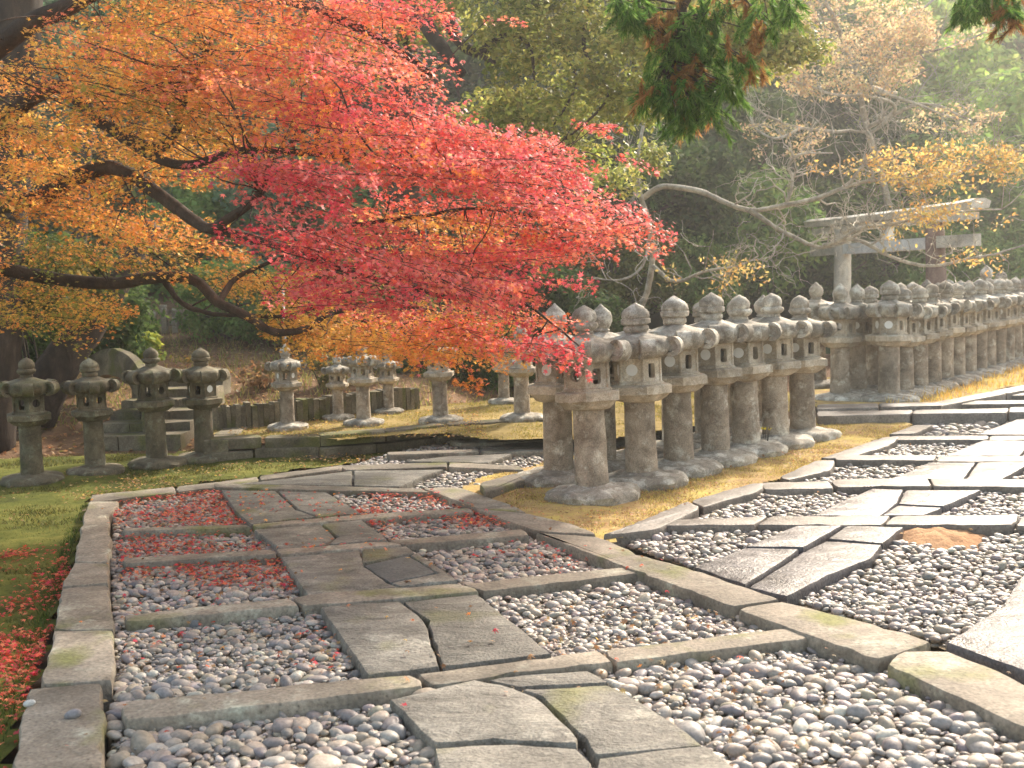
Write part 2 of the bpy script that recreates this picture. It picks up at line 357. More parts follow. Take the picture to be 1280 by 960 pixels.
bed2, BED2P = polysheet('golden_moss_bed', BED2, .02, MT['gold'], amp=.03, step=.12)
TZ = .13
TERR = [(267, 546), (300, 545), (430, 548), (560, 541), (612, 549), (760, 548), (1000, 512), (1000, 490), (760, 490), (520, 508), (262, 538)]
terr, TERRP = polysheet('terrace_turf', TERR, TZ-.02, MT['terr'], amp=.02, step=.1)

# ------------------------------------------------------------------ paving: kerbs and slabs, each stone its own piece
path = empty('stone_path'); tag(path, kind='structure')
SLABPOLY = []
def stone_piece(name, pl, mat, top=0.0, h=.2, gap=.006, chip=.009, parent=None, tilt=.006, seg=.07, z0=None, clip=True):
    """pl: world outline (x, y) of one stone; rounded, chipped arris"""
    parent = parent or path
    pts = [Vector((p[0], p[1], 0)) for p in pl]
    area = sum(pts[i].x*pts[(i+1) % len(pts)].y-pts[(i+1) % len(pts)].x*pts[i].y for i in range(len(pts)))
    if area < 0: pts.reverse()
    n = len(pts); dense = []
    for i in range(n):
        a, b = pts[i], pts[(i+1) % n]; k = max(1, min(26, int((b-a).length/seg)))
        for j in range(k): dense.append((a.lerp(b, j/k), j == 0))
    c = sum((p for p, _ in dense), Vector())/len(dense); m = len(dense)
    sd = rnd.random()*50
    out = []
    for i in range(m):
        p = dense[i][0]; t = (dense[(i+1) % m][0]-dense[i-1][0]); t = t.normalized() if t.length > 1e-6 else Vector((1, 0, 0))
        nrm = Vector((t.y, -t.x, 0))
        q = noise.noise(Vector((p.x*9+sd, p.y*9, sd)))*chip*1.6+noise.noise(Vector((p.x*28+sd, p.y*28, sd)))*chip
        cut = gap + (gap*1.2+chip if dense[i][1] else 0)
        out.append(p - nrm*(cut - q))
    rngs = []
    def inset(d, z, jz=0.0):
        r = []
        for i in range(m):
            t = (out[(i+1) % m]-out[i-1]); t = t.normalized() if t.length > 1e-6 else Vector((1, 0, 0))
            p = out[i]-Vector((t.y, -t.x, 0))*d
            r.append((p.x, p.y, z+jz*noise.noise(Vector((p.x*14, p.y*14, sd)))))
        return r
    tx, ty = rnd.uniform(-tilt, tilt), rnd.uniform(-tilt, tilt)
    rings = [inset(0, top-h), inset(-.002, top-.03, .006), inset(0, top-.012, .006), inset(.006, top-.003, .003), inset(.02, top, .0015)]
    v = [p for r in rings for p in r]; f = []
    for k in range(len(rings)-1):
        for i in range(m): f.append((k*m+i, k*m+(i+1) % m, (k+1)*m+(i+1) % m, (k+1)*m+i))
    f.append(tuple((len(rings)-1)*m+i for i in range(m)))
    v = [(p[0]-c.x, p[1]-c.y, p[2]+(tx*(p[0]-c.x)+ty*(p[1]-c.y))) for p in v]
    b = MB(); b.v = v; b.f = f
    o = obj(name, b.mesh(name, mat, True, 40), None, parent, (c.x, c.y, 0))
    if clip: SLABPOLY.append([(p.x, p.y) for p in out])
    return o
def S(name, pxs, mat='slab', top=0.0, **k):
    if name == 'paving_slab': k.setdefault('gap', .0015); k.setdefault('chip', .004)
    return stone_piece(name, [tuple(G(a, b, top))[:2] for a, b in pxs], MT[mat], top+rnd.uniform(-.004, .004), **k)
def strip(name, back, front, mat, cuts, top=0.0, **k):
    """a row of kerb stones between a back line and a front line (photograph points), cut at given fractions"""
    def at(line, t):
        ps = [G(a, b, top) for a, b in line]; L = [0]
        for i in range(1, len(ps)): L.append(L[-1]+(ps[i]-ps[i-1]).length)
        s = t*L[-1]
        for i in range(1, len(ps)):
            if s <= L[i]+1e-9: return ps[i-1].lerp(ps[i], (s-L[i-1])/(L[i]-L[i-1]))
        return ps[-1]
    for a, b in zip(cuts[:-1], cuts[1:]):
        m = .5*(a+b)
        q = [at(back, a), at(back, m), at(back, b), at(front, b), at(front, m), at(front, a)]
        stone_piece(name, [(p.x, p.y) for p in q], MT[mat], top+rnd.uniform(-.006, .006), **k)
K = 'kerb_stone'
# left kerb
S(K, [(109, 625), (150, 625), (135, 645), (139, 667), (137, 703), (90, 703)], 'kerb')
S(K, [(90, 703), (137, 703), (137, 728), (75, 734)], 'kerb')
S(K, [(75, 734), (137, 728), (144, 786), (66, 787)], 'kerb')
S(K, [(66, 787), (144, 786), (143, 850), (50, 856)], 'kerb')
S(K, [(34, 860), (130, 852), (130, 962), (12, 965)], 'kerb')
S(K, [(12, 965), (130, 962), (128, 1120), (-30, 1120)], 'kerb')
# back-left kerb of the left path, then the far one
strip(K, [(112, 618), (266, 602), (345, 592), (430, 580)], [(112, 627), (266, 609), (345, 598), (430, 585)], 'kerb', [0, .3, .62, 1])
# cross kerbs of the left path
S(K, [(151, 876), (518, 841), (536, 857), (151, 903)], 'kerb')
S(K, [(518, 841), (680, 820), (748, 811), (770, 827), (640, 842), (537, 857)], 'kerb')
S(K, [(749, 811), (1003, 781), (1017, 797), (770, 827)], 'kerb')
S(K, [(152, 768), (362, 747), (377, 757), (240, 770), (153, 778)], 'kerb')
S(K, [(362, 747), (400, 740), (575, 728), (603, 738), (403, 756), (378, 758)], 'kerb')
S(K, [(575, 728), (794, 706), (799, 716), (603, 738)], 'kerb')
S(K, [(152, 697), (342, 686), (349, 693), (153, 705)], 'kerb')
S(K, [(342, 686), (480, 676), (507, 680), (349, 693)], 'kerb')
S(K, [(480, 676), (655, 660), (664, 668), (507, 681)], 'kerb')
S(K, [(153, 659), (312, 655), (316, 659), (153, 664)], 'kerb')
S(K, [(312, 655), (452, 642), (588, 633), (594, 638), (455, 648), (316, 660)], 'kerb')
S(K, [(266, 604), (400, 606), (527, 609), (540, 614), (400, 612), (267, 609)], 'kerb')
S(K, [(425, 581), (560, 577), (560, 583), (430, 587)], 'kerb'); S(K, [(560, 577), (650, 581), (655, 587), (560, 583)], 'kerb')
S(K, [(482, 565), (600, 561), (600, 565), (485, 569)], 'kerb'); S(K, [(600, 561), (700, 559), (700, 564), (600, 565)], 'kerb')
S(K, [(560, 550), (700, 546), (700, 550), (575, 554)], 'kerb')
# diagonal kerb between the two paths
S(K, [(527, 610), (573, 608), (645, 632), (660, 640), (600, 638), (588, 633)], 'kerb')
S(K, [(588, 634), (655, 640), (724, 656), (748, 668), (667, 663)], 'kerb')
S(K, [(667, 664), (748, 669), (800, 692), (870, 712), (978, 750), (917, 760), (800, 716)], 'kerb', top=.01)
S(K, [(917, 761), (978, 751), (1110, 785), (1170, 803), (1098, 826), (1060, 812)], 'kerb', top=.01)
S(K, [(1104, 830), (1126, 812), (1186, 812), (1285, 853), (1410, 905), (1400, 965), (1285, 912)], 'kerb', top=.01)
S(K, [(1410, 905), (1560, 965), (1560, 1040), (1400, 966)], 'kerb')
# kerb behind the near lantern bed
strip(K, [(598, 603), (690, 578), (800, 556), (1000, 521)], [(606, 617), (690, 587), (800, 562), (1000, 526)], 'kerb', [0, .22, .45, .7, 1], top=.03)
# kerb of the right path along the lantern bed
S(K, [(752, 670), (860, 625), (878, 634), (822, 662)], 'wetkerb'); S(K, [(861, 625), (940, 603), (955, 603), (955, 612), (879, 634)], 'wetkerb')
S(K, [(972, 595), (1021, 574), (1045, 574), (1042, 586), (985, 600)], 'wetkerb')
S(K, [(1024, 572), (1105, 546), (1126, 546), (1115, 556), (1060, 572)], 'wetkerb')
S(K, [(1110, 543), (1142, 531), (1168, 531), (1145, 542)], 'wetkerb')
# cross kerbs of the right path
strip(K, [(842, 648), (960, 644), (1280, 644), (1480, 648)], [(822, 656), (960, 655), (1280, 657), (1480, 662)], 'wetkerb', [0, .2, .45, .7, 1])
strip(K, [(948, 602), (1100, 598), (1480, 600)], [(955, 611), (1100, 608), (1480, 611)], 'wetkerb', [0, .18, .42, .68, 1])
strip(K, [(1046, 569), (1480, 569)], [(1043, 575), (1480, 577)], 'wetkerb', [0, .3, .6, 1])
strip(K, [(1112, 544), (1480, 544)], [(1110, 549), (1480, 550)], 'wetkerb', [0, .35, .7, 1])
strip(K, [(1021, 513), (1142, 512), (1280, 509), (1520, 508)], [(1021, 519), (1142, 517), (1280, 515), (1520, 515)], 'wetkerb', [0, .25, .5, .75, 1], top=.08, h=.26)
strip(K, [(1021, 505), (1175, 502)], [(1021, 511), (1178, 506)], 'wetkerb', [0, .5, 1], top=.10, h=.26)
strip(K, [(1195, 501), (1520, 496)], [(1195, 505), (1520, 501)], 'wetkerb', [0, .5, 1], top=.05)
strip(K, [(1130, 510), (1330, 470), (1560, 438)], [(1165, 510), (1345, 474), (1560, 444)], 'wetkerb', [0, .2, .4, .6, .8, 1], top=.07)
strip(K, [(1250, 491), (1560, 486)], [(1250, 494), (1560, 490)], 'wetkerb', [0, .5, 1], top=.03)
strip(K, [(1290, 482), (1560, 478)], [(1290, 485), (1560, 481)], 'wetkerb', [0, .5, 1], top=.03)
# slabs of the left path
Q = 'paving_slab'
S(Q, [(487, 873), (593, 848), (645, 859), (671, 870), (724, 921), (722, 930), (619, 924), (542, 929)])
S(Q, [(651, 861), (760, 854), (800, 873), (872, 922), (880, 930), (743, 943), (730, 922), (676, 869)])
S(Q, [(600, 847), (640, 843), (700, 838), (735, 836), (762, 851), (648, 857)], top=-.012)
S(Q, [(542, 932), (619, 927), (722, 933), (740, 950), (735, 1060), (565, 1060)])
S(Q, [(746, 948), (882, 932), (917, 957), (1010, 1060), (738, 1060)])
S(Q, [(400, 758), (440, 754), (500, 751), (531, 774), (540, 805), (551, 832), (459, 843)])
S(Q, [(503, 751), (597, 741), (690, 816), (553, 832), (543, 805), (534, 774)])
S(Q, [(351, 695), (450, 686), (455, 706), (485, 728), (500, 734), (384, 744)])
S(Q, [(452, 686), (509, 682), (519, 690), (507, 693), (452, 704)])
S(Q, [(454, 707), (510, 694), (545, 715), (487, 728)], 'darkslab', top=-.004)
S(Q, [(521, 690), (573, 725), (540, 728), (500, 733), (489, 729), (547, 716), (512, 694)])
S(Q, [(317, 661), (400, 654), (420, 670), (400, 681), (351, 686)])
S(Q, [(402, 654), (452, 649), (485, 674), (410, 680), (422, 670)])
S(Q, [(276, 612), (345, 613), (370, 636), (395, 645), (313, 654), (296, 640)])
S(Q, [(347, 613), (408, 614), (452, 641), (397, 645), (373, 636)])
S(Q, [(300, 603), (336, 600), (440, 588), (440, 606), (300, 604)])
S(Q, [(442, 588), (555, 586), (530, 593), (500, 607), (442, 606)])
S(Q, [(505, 576), (560, 570), (640, 567), (610, 578), (560, 577)])
S(Q, [(600, 559), (640, 553), (700, 551), (700, 559)]); S(Q, [(702, 551), (800, 538), (800, 548), (702, 560)])
S(K, [(640, 543), (760, 535), (860, 527), (860, 532), (760, 539), (640, 547)], 'kerb', top=.03)
# slabs of the right path
S(Q, [(867, 709), (930, 684), (1000, 685), (985, 697), (932, 731)], 'wetslab')
S(Q, [(932, 682), (995, 656), (1053, 656), (1005, 683)], 'wetslab')
S(Q, [(935, 733), (988, 699), (1005, 688), (1032, 675), (1103, 680), (1090, 697), (1036, 718), (984, 745)], 'wetslab')
S(Q, [(1035, 673), (1058, 657), (1130, 659), (1104, 679)], 'wetslab')
S(Q, [(1016, 643), (1050, 627), (1090, 611), (1130, 612), (1120, 630), (1100, 644)], 'wetslab')
S(Q, [(1132, 612), (1227, 612), (1180, 632), (1122, 629)], 'wetslab'); S(Q, [(1121, 631), (1178, 634), (1156, 643), (1102, 644)], 'wetslab')
S(Q, [(1110, 598), (1125, 594), (1160, 577), (1220, 577), (1205, 598)], 'wetslab'); S(Q, [(1222, 577), (1292, 577), (1250, 599), (1207, 598)], 'wetslab')
S(Q, [(1180, 569), (1200, 561), (1228, 550), (1290, 550), (1275, 569)], 'wetslab'); S(Q, [(1292, 550), (1350, 550), (1330, 569), (1277, 569)], 'wetslab')
S(Q, [(1222, 543), (1285, 519), (1400, 519), (1380, 543)], 'wetslab'); S(Q, [(1300, 508), (1330, 498), (1440, 497), (1420, 508)], 'wetslab', top=.02)
S(Q, [(1182, 803), (1252, 757), (1278, 716), (1330, 703), (1420, 760), (1440, 850), (1300, 845)], 'wetslab', top=.015)
S(Q, [(1300, 660), (1460, 664), (1480, 740), (1425, 755), (1335, 700)], 'wetslab')
# two-course stone edge of the terrace at the back left
edge = empty('terrace_edge'); tag(edge, kind='structure')
ep = [G(a, b, -.09) for a, b in [(264, 578), (300, 574), (406, 572), (487, 565), (560, 556), (612, 551), (700, 549)]]
L_ = [0]
for i in range(1, len(ep)): L_.append(L_[-1]+(ep[i]-ep[i-1]).length)
def eat(s):
    for i in range(1, len(ep)):
        if s <= L_[i] or i == len(ep)-1: return ep[i-1].lerp(ep[i], (s-L_[i-1])/(L_[i]-L_[i-1]))
for course, (z, inn) in enumerate([(.015, 0.0), (.135, .03)]):
    s = -.2 if course else 0
    while s < L_[-1]-.1:
        ln = rnd.uniform(.45, .9); a = eat(max(s, 0)); b = eat(min(s+ln, L_[-1])); t = (b-a).normalized(); nn = Vector((-t.y, t.x, 0))
        q = [a+nn*inn, b+nn*inn, b+nn*.3, a+nn*.3]
        stone_piece('edging_block', [(p.x, p.y) for p in q], MT['edge'], z+rnd.uniform(-.01, .01), h=.115, gap=.004, parent=edge, clip=False)
        s += ln
# left return of the terrace edge
for i in range(5):
    a = ep[0]+Vector((-.1-.03*i, .05+.5*i, 0)); stone_piece('edging_block', [(a.x, a.y), (a.x+.28, a.y), (a.x+.25, a.y+.48), (a.x-.03, a.y+.48)], MT['edge'], .13, h=.22, parent=edge, clip=False)

# ------------------------------------------------------------------ pebbles
def gw(lst, z=-.07): return [tuple(G(a, b, z))[:2] for a, b in lst]
LP = gw([(133, 1010), (145, 850), (142, 780), (139, 700), (146, 628), (268, 611), (345, 600), (430, 586), (500, 566), (570, 553), (690, 546), (860, 532), (860, 550), (690, 590), (606, 618), (545, 613), (667, 666), (795, 716), (917, 762), (1098, 830), (1280, 916), (1400, 970), (1440, 1010)])
RP = gw([(760, 672), (875, 636), (957, 612), (1045, 585), (1062, 574), (1150, 540), (1165, 520), (1240, 505), (1500, 460), (1500, 800), (1400, 903), (1280, 850), (1175, 806), (978, 748), (875, 712)])
PEBCOL = np.array([(.30, .285, .28), (.36, .34, .33), (.25, .24, .24), (.42, .40, .375), (.34, .30, .26), (.29, .27, .27), (.38, .34, .29), (.21, .205, .21), (.46, .44, .41), (.27, .245, .215)])*np.array([.95, .90, .84])
t_ = (1+5**.5)/2
ICO = np.array([(-1, t_, 0), (1, t_, 0), (-1, -t_, 0), (1, -t_, 0), (0, -1, t_), (0, 1, t_), (0, -1, -t_), (0, 1, -t_), (t_, 0, -1), (t_, 0, 1), (-t_, 0, -1), (-t_, 0, 1)])
ICO /= np.linalg.norm(ICO[0])
IF = [(0, 11, 5), (0, 5, 1), (0, 1, 7), (0, 7, 10), (0, 10, 11), (1, 5, 9), (5, 11, 4), (11, 10, 2), (10, 7, 6), (7, 1, 8), (3, 9, 4), (3, 4, 2), (3, 2, 6), (3, 6, 8), (3, 8, 9), (4, 9, 5), (2, 4, 11), (6, 2, 10), (8, 6, 7), (9, 8, 1)]
def subdiv(V, F):
    V = [tuple(v) for v in V]; cache = {}; out = []
    def mid(a, b):
        k = (min(a, b), max(a, b))
        if k not in cache:
            m = np.array(V[a])+np.array(V[b]); m /= np.linalg.norm(m); V.append(tuple(m)); cache[k] = len(V)-1
        return cache[k]
    for a, b, c in F:
        x, y, z = mid(a, b), mid(b, c), mid(c, a); out += [(a, x, z), (b, y, x), (c, z, y), (x, y, z)]
    return np.array(V), out
IV1, IF1 = subdiv(ICO, IF); IV2, IF2 = subdiv(IV1, IF1)
def rotmats(N, tilt):
    yaw = rg.uniform(0, 2*np.pi, N); ax = rg.uniform(0, 2*np.pi, N); tl = np.abs(rg.normal(0, tilt, N))
    kx, ky = np.cos(ax), np.sin(ax); c, s = np.cos(tl), np.sin(tl); R = np.zeros((N, 3, 3))
    R[:, 0, 0] = c+kx*kx*(1-c); R[:, 0, 1] = kx*ky*(1-c); R[:, 0, 2] = ky*s
    R[:, 1, 0] = kx*ky*(1-c); R[:, 1, 1] = c+ky*ky*(1-c); R[:, 1, 2] = -kx*s
    R[:, 2, 0] = -ky*s; R[:, 2, 1] = kx*s; R[:, 2, 2] = c
    Z = np.zeros((N, 3, 3)); Z[:, 0, 0] = np.cos(yaw); Z[:, 0, 1] = -np.sin(yaw); Z[:, 1, 0] = np.sin(yaw); Z[:, 1, 1] = np.cos(yaw); Z[:, 2, 2] = 1
    return R@Z
def scatter(poly, spacing, ymin, ymax):
    xs = [p[0] for p in poly]; X = np.arange(min(xs), max(xs), spacing); Y = np.arange(max(ymin, min(p[1] for p in poly)), min(ymax, max(p[1] for p in poly)), spacing*.87)
    if len(Y) == 0: return np.zeros((0, 2))
    XX, YY = np.meshgrid(X, Y); XX[1::2] += spacing/2
    XX = XX+rg.uniform(-.32, .32, XX.shape)*spacing; YY = YY+rg.uniform(-.32, .32, YY.shape)*spacing
    ok = inpoly(XX, YY, poly)
    for sp in SLABPOLY: ok &= ~inpoly(XX, YY, sp)
    return np.stack([XX[ok], YY[ok]], 1)
def in_view(x, y, m=60):
    d = Vector((x, y, 0))-CP; t = d.dot(Fv)
    if t < .5: return False
    px = 640+FPX*d.dot(Rv)/t; py = 480-FPX*d.dot(Uv)/t
    return -m < px < 1280+m and py < 960+m*1.5
SANDC = G(1168, 672, -.07)
allP = []
for poly in (LP, RP):
    lp = poly is LP
    for (sp, y0, y1, lo, hi, zb) in [(.060, 2.5, 4.9, .020, .052, -.062), (.053, 4.9, 7.2, .019, .040, -.064), (.047 if lp else .054, 7.2, 12, .018, .034 if lp else .042, -.064), (.10, 12, 26, .045, .07, -.07),
                                     (.040, 2.5, 9, .011, .025, -.076), (.045, 2.5, 6, .008, .014, -.060)]:
        q = scatter(poly, sp, y0, y1); N = len(q)
        if N == 0: continue
        a = rg.uniform(lo, hi, N)*(1+.45*(rg.random(N) < .04)); und = np.array([noise.noise(Vector((x*1.6, y*1.6, 2))) for x, y in q]); Z = zb+rg.uniform(-.012, .014, N)+.014*und
        allP.append(np.column_stack([q, Z, a]))
PB = np.concatenate(allP)
keep = np.array([in_view(x, y) for x, y in PB[:, :2]]); PB = PB[keep]
dS = np.hypot((PB[:, 0]-SANDC.x)/.30, (PB[:, 1]-SANDC.y)/.34)+rg.uniform(-.25, .25, len(PB)); PB = PB[dS > 1]
NP = len(PB); A = PB[:, 3]; asp = rg.uniform(.58, .95, NP); thick = rg.uniform(.36, .62, NP)
pc = PEBCOL[rg.integers(0, len(PEBCOL), NP)]*rg.uniform(.75, 1.15, (NP, 1)); pc *= (1+rg.normal(0, .03, (NP, 3)))
big = A*1.0/np.maximum(np.hypot(PB[:, 0], PB[:, 1]), 1); order = np.argsort(-big)
Rm = rotmats(NP, .28)
def pebverts(idx, IV):
    n = len(idx); base = IV[None, :, :]*np.stack([A[idx], A[idx]*asp[idx], A[idx]*thick[idx]], 1)[:, None, :]
    # squarish and lopsided stones
    ph = rg.uniform(0, 6.28, (n, 3)); k = 1+.10*np.sin(IV[None, :, :]@np.array([2.3, 1.1, .4])+ph[:, :1])+.07*np.sin(IV[None, :, :]@np.array([-1.2, 2.8, 1.4])+ph[:, 1:2])
    base = base*k[:, :, None]
    return np.einsum('nij,nkj->nki', Rm[idx], base)
gb = empty('gravel_bed'); tag(gb, kind='structure')
for nm_, pl_ in (('gravel_floor', LP), ('gravel_floor', RP)):
    fl_ = MB(); fl_.add([(p[0], p[1], -.082 if pl_ is LP else -.085) for p in pl_], [tuple(range(len(pl_)))]); ff = obj(nm_, fl_.mesh(nm_, MT['soil'], False)); tag(ff, kind='structure')
top300 = order[:300]; rest = order[300:]
near = rest[PB[rest, 1] < 8]; far = rest[PB[rest, 1] >= 8]
V = pebverts(near, IV1)+PB[near, None, :3]
o = obj('pebbles', rawmesh('pebbles', V, len(IV1), MT['pebble'], pc[near], True, IF1), None, gb); tag(o, kind='stuff')
V = pebverts(far, IV1 if len(far) < 9000 else ICO)+PB[far, None, :3]
IVf, IFf = (IV1, IF1) if len(far) < 9000 else (ICO, IF)
o = obj('pebbles', rawmesh('pebbles', V, len(IVf), MT['pebble'], pc[far], True, IFf), None, gb); tag(o, kind='stuff')
VAR = []
v0 = pebverts(top300[:24], IV2)
for i in range(24):
    VAR.append((rawmesh('pebble', v0[i:i+1]/A[top300[i]], len(IV2), MT['pebble'], pc[top300[i]][None, :], True, IF2)))
for j, i in enumerate(top300):
    o = obj('pebble', VAR[j % 24], None, gb, tuple(PB[i, :3])); o.scale = (A[i],)*3; o.rotation_euler = (0, 0, rnd.uniform(0, 6.28))
fp_ = gw([(470, 574), (560, 560), (612, 554), (700, 551), (1000, 524), (1000, 560), (690, 590), (560, 566)], -.10)
fl_ = MB(); fl_.add([(p[0], p[1], -.10) for p in fp_], [tuple(range(len(fp_)))]); ff = obj('gravel_floor', fl_.mesh('gravel_floor', MT['soil'], False)); tag(ff, kind='structure')
print('pebbles', NP)
# sand heap
b = MB(); n = 36; v = [(0, 0, .085)]; f = []
for k in range(1, 9):
    for i in range(n):
        a = 2*math.pi*i/n; r = k/8; rr = r*(1+.15*math.sin(3*a+1)+.08*math.sin(5*a))
        v.append((.38*rr*math.cos(a), .42*rr*math.sin(a), .085*(1-r*r)**1.2 if r < 1 else -.02))
v = [(x, y, z+.022*noise.noise(Vector((x*11, y*11, 0)))+.008*noise.noise(Vector((x*40, y*40, 0)))) for x, y, z in v]
for i in range(n): f.append((0, 1+i, 1+(i+1) % n))
for k in range(7):
    for i in range(n): f.append((1+k*n+i, 1+(k+1)*n+i, 1+(k+1)*n+(i+1) % n, 1+k*n+(i+1) % n))
b.add(v, f); o = obj('sand_heap', b.mesh('sand_heap', MT['sand'])); o.location = (SANDC.x, SANDC.y, -.10)
tag(o, 'low heap of orange sand on the gravel beside the wet slabs', 'sand heap')
def lone_pebble(px, py, a, lab, col, z=.0):
    i = top300[3]; v = pebverts(np.array([i]), IV2)/A[i]
    m = rawmesh('loose_pebble', v, len(IV2), MT['pebble'], np.array([col]), True, IF2)
    o = obj('loose_pebble', m, None, None, tuple(G(px, py, z+a*.4))); o.scale = (a, a, a*1.1); tag(o, lab, 'pebble')
lone_pebble(91, 893, .032, 'dark grey pebble lying alone on the mossy left kerb', (.22, .21, .22))
lone_pebble(37, 879, .022, 'small pale pebble at the outer edge of the left kerb', (.5, .5, .48))
lone_pebble(1226, 930, .055, 'large brownish oval stone on the gravel at bottom right', (.33, .28, .23), z=-.06)
lone_pebble(540, 683, .05, 'big rounded pebble at the top edge of a gravel panel', (.30, .28, .30), z=-.07)
lone_pebble(247, 778, .055, 'dark round pebble against the cross kerb on the left', (.17, .165, .17), z=-.07)

# ------------------------------------------------------------------ stone lanterns
def hexr(a, k=.5):                       # hexagon radius factor, corners at 30 deg steps
    a = (a+math.pi/6) % (math.pi/3)-math.pi/6
    return 1*(1-k)+k*(math.cos(math.pi/6)/math.cos(a))
def lantern_meshes(mat, mcap, mpale, var):
    D = {}
    b = MB()
    pet = lambda a, r, z: 1+(.10*abs(math.sin(4*a+var))**.6-.03 if .01 < z < .1 else .02*math.sin(3*a+var))
    b.lathe([(.365, -.14), (.37, -.02), (.365, .035), (.345, .062), (.30, .080), (.25, .088), (.20, .094), (.17, .104), (.15, .110)], 40, pet)
    b.jitter(.022, 7, var); D['base_stone'] = b.mesh('base_stone', mcap, True, 50)
    b = MB(); b.lathe([(.134, .10), (.135, .14), (.133, .2), (.131, .32), (.129, .44), (.128, .56), (.127, .66), (.128, .72)], 28)
    b.jitter(.006, 5, var+3); D['pillar'] = b.mesh('pillar', mat, True, 60)
    # hexagonal platform, its underside flaring up from the pillar
    b = MB(); hx = lambda a, r, z: hexr(a, 1.0)/math.cos(math.pi/6)*.94 if r > .2 else 1
    b.lathe([(.16, .715), (.19, .725), (.215, .75), (.245, .78), (.262, .785), (.265, .85), (.258, .857), (.205, .865)], 36, hx)
    b.jitter(.007, 9, var+5); D['platform'] = b.mesh('platform', mpale, True, 35)
    # fire box: hexagonal room with pierced walls
    b = MB(); R = .192; z0, z1 = .86, 1.09
    discs = []
    for k in range(6):
        a0 = math.pi/3*k-math.pi/6; a1 = a0+math.pi/3; am = a0+math.pi/6
        A0 = Vector((R*math.cos(a0), R*math.sin(a0), 0)); A1 = Vector((R*math.cos(a1), R*math.sin(a1), 0)); nn = Vector((math.cos(am), math.sin(am), 0))
        W = (A1-A0).length; t = (A1-A0)/W; mid = (A0+A1)/2; zc = (z0+z1)/2+.005; H = z1-z0
        kind = k % 3    # 0: tall opening, 1: round window, 2: round window
        m = 24; outer = []; inner = []; inn2 = []
        for i in range(m):
            q = 2*math.pi*(i+.5)/m; c, s = math.cos(q), math.sin(q)
            sc_ = min(W/2/max(abs(c), 1e-6), H/2/max(abs(s), 1e-6)); ou = (c*sc_, s*sc_-.005)
            if kind == 0: s2 = min(.036/max(abs(c), 1e-6), .062/max(abs(s), 1e-6)); iv = (c*s2, s*s2)
            else: iv = (c*.050, s*.050+.012)
            outer.append(mid+t*ou[0]+Vector((0, 0, zc+ou[1]))); inner.append(mid+t*iv[0]+Vector((0, 0, zc+iv[1])))
            inn2.append(inner[-1]-nn*.05)
        # corner points of the panel replace the nearest samples
        vs = outer+inner+inn2
        fs = [(i, (i+1) % m, m+(i+1) % m, m+i) for i in range(m)]+[(m+i, m+(i+1) % m, 2*m+(i+1) % m, 2*m+i) for i in range(m)]
        b.add(vs, fs)
        # raised corner rib and sill
        b.tube([A0+Vector((0, 0, z0)), A0+Vector((0, 0, z1))], [.014, .014], 6)
        if kind: discs.append((mid-nn*.003+Vector((0, 0, zc+.012)), nn))
    b.lathe([(R*1.05, z0-.006), (R*1.05, z0+.02), (R*.95, z0+.03)], 24, lambda a, r, z: hexr(a, 1.0)/math.cos(math.pi/6)*.95)
    D['fire_box'] = b.mesh('fire_box', mpale, True, 30)
    b = MB()
    D['discs'] = []
    for c, nn in discs:
        bb = MB(); bb.tube([c-nn*.012, c], [.0505, .0505], 20); D['discs'].append(bb.mesh('paper_window', MT['paper'], True, 40))
    # roof cap: hexagonal, swept up at the corners into scrolls
    b = MB(); n = 48; RC = .315; vs = []; fs = []
    prof = [(0.16, .225), (.24, .212), (.36, .196), (.5, .18), (.66, .165), (.8, .155), (.92, .142), (1.0, .12), (1.02, .085), (1.0, .045), (.93, .012), (.8, -.01), (.6, .0), (.2, .01)]
    for (t, z) in prof:
        for i in range(n):
            a = 2*math.pi*i/n; cor = abs(math.cos(3*(a+math.pi/6)))**5 if t > .3 else 0
            rr = RC*t*(hexr(a+math.pi/6, .8)*1.0); lift = .02*cor*min(t, 1)**5
            dome = .012*math.cos(6*a) * (t < .9)
            vs.append((rr*math.cos(a), rr*math.sin(a), 1.10+z+lift+dome*0))
    m = len(prof)
    for i in range(m-1):
        for k in range(n): fs.append((i*n+k, i*n+(k+1) % n, (i+1)*n+(k+1) % n, (i+1)*n+k))
    fs.append(tuple(range(n))); fs.append(tuple((m-1)*n+k for k in range(n-1, -1, -1)))
    b.add(vs, fs)
    for k in range(6):
        a = math.pi/3*k+math.pi/6            # the corners of the hexagon
        c = Vector((math.cos(a), math.sin(a), 0)); tt = Vector((-c.y, c.x, 0))
        pts = []; rad = []
        for j in range(15):                      # a curling scroll seen from the side
            q = -1.9+j*.42; rr = .086-.0044*j
            pts.append(c*(.300+rr*math.cos(q))+Vector((0, 0, 1.192+rr*math.sin(q)))); rad.append(.022-.0006*j)
        # thick band: the curl given width along the tangent
        v2 = []; f2 = []; wd = .062
        for p, r in zip(pts, rad):
            cc = c*.300+Vector((0, 0, 1.192)); d = (p-cc).normalized()
            for s_ in (-1, 1): v2.append(p+d*r+tt*wd*s_)
            for s_ in (1, -1): v2.append(p-d*r*.8+tt*wd*s_)
        for j in range(14):
            for e in range(4): f2.append((j*4+e, j*4+(e+1) % 4, (j+1)*4+(e+1) % 4, (j+1)*4+e))
        f2.append((3, 2, 1, 0)); f2.append((56, 57, 58, 59)); b.add(v2, f2)
        b.tube([c*.300-tt*.038+Vector((0, 0, 1.192)), c*.300+tt*.038+Vector((0, 0, 1.192))], [.06, .06], 12)
    b.jitter(.010, 8, var+9); D['roof_cap'] = b.mesh('roof_cap', mcap, True, 42)
    # finial
    b = MB()
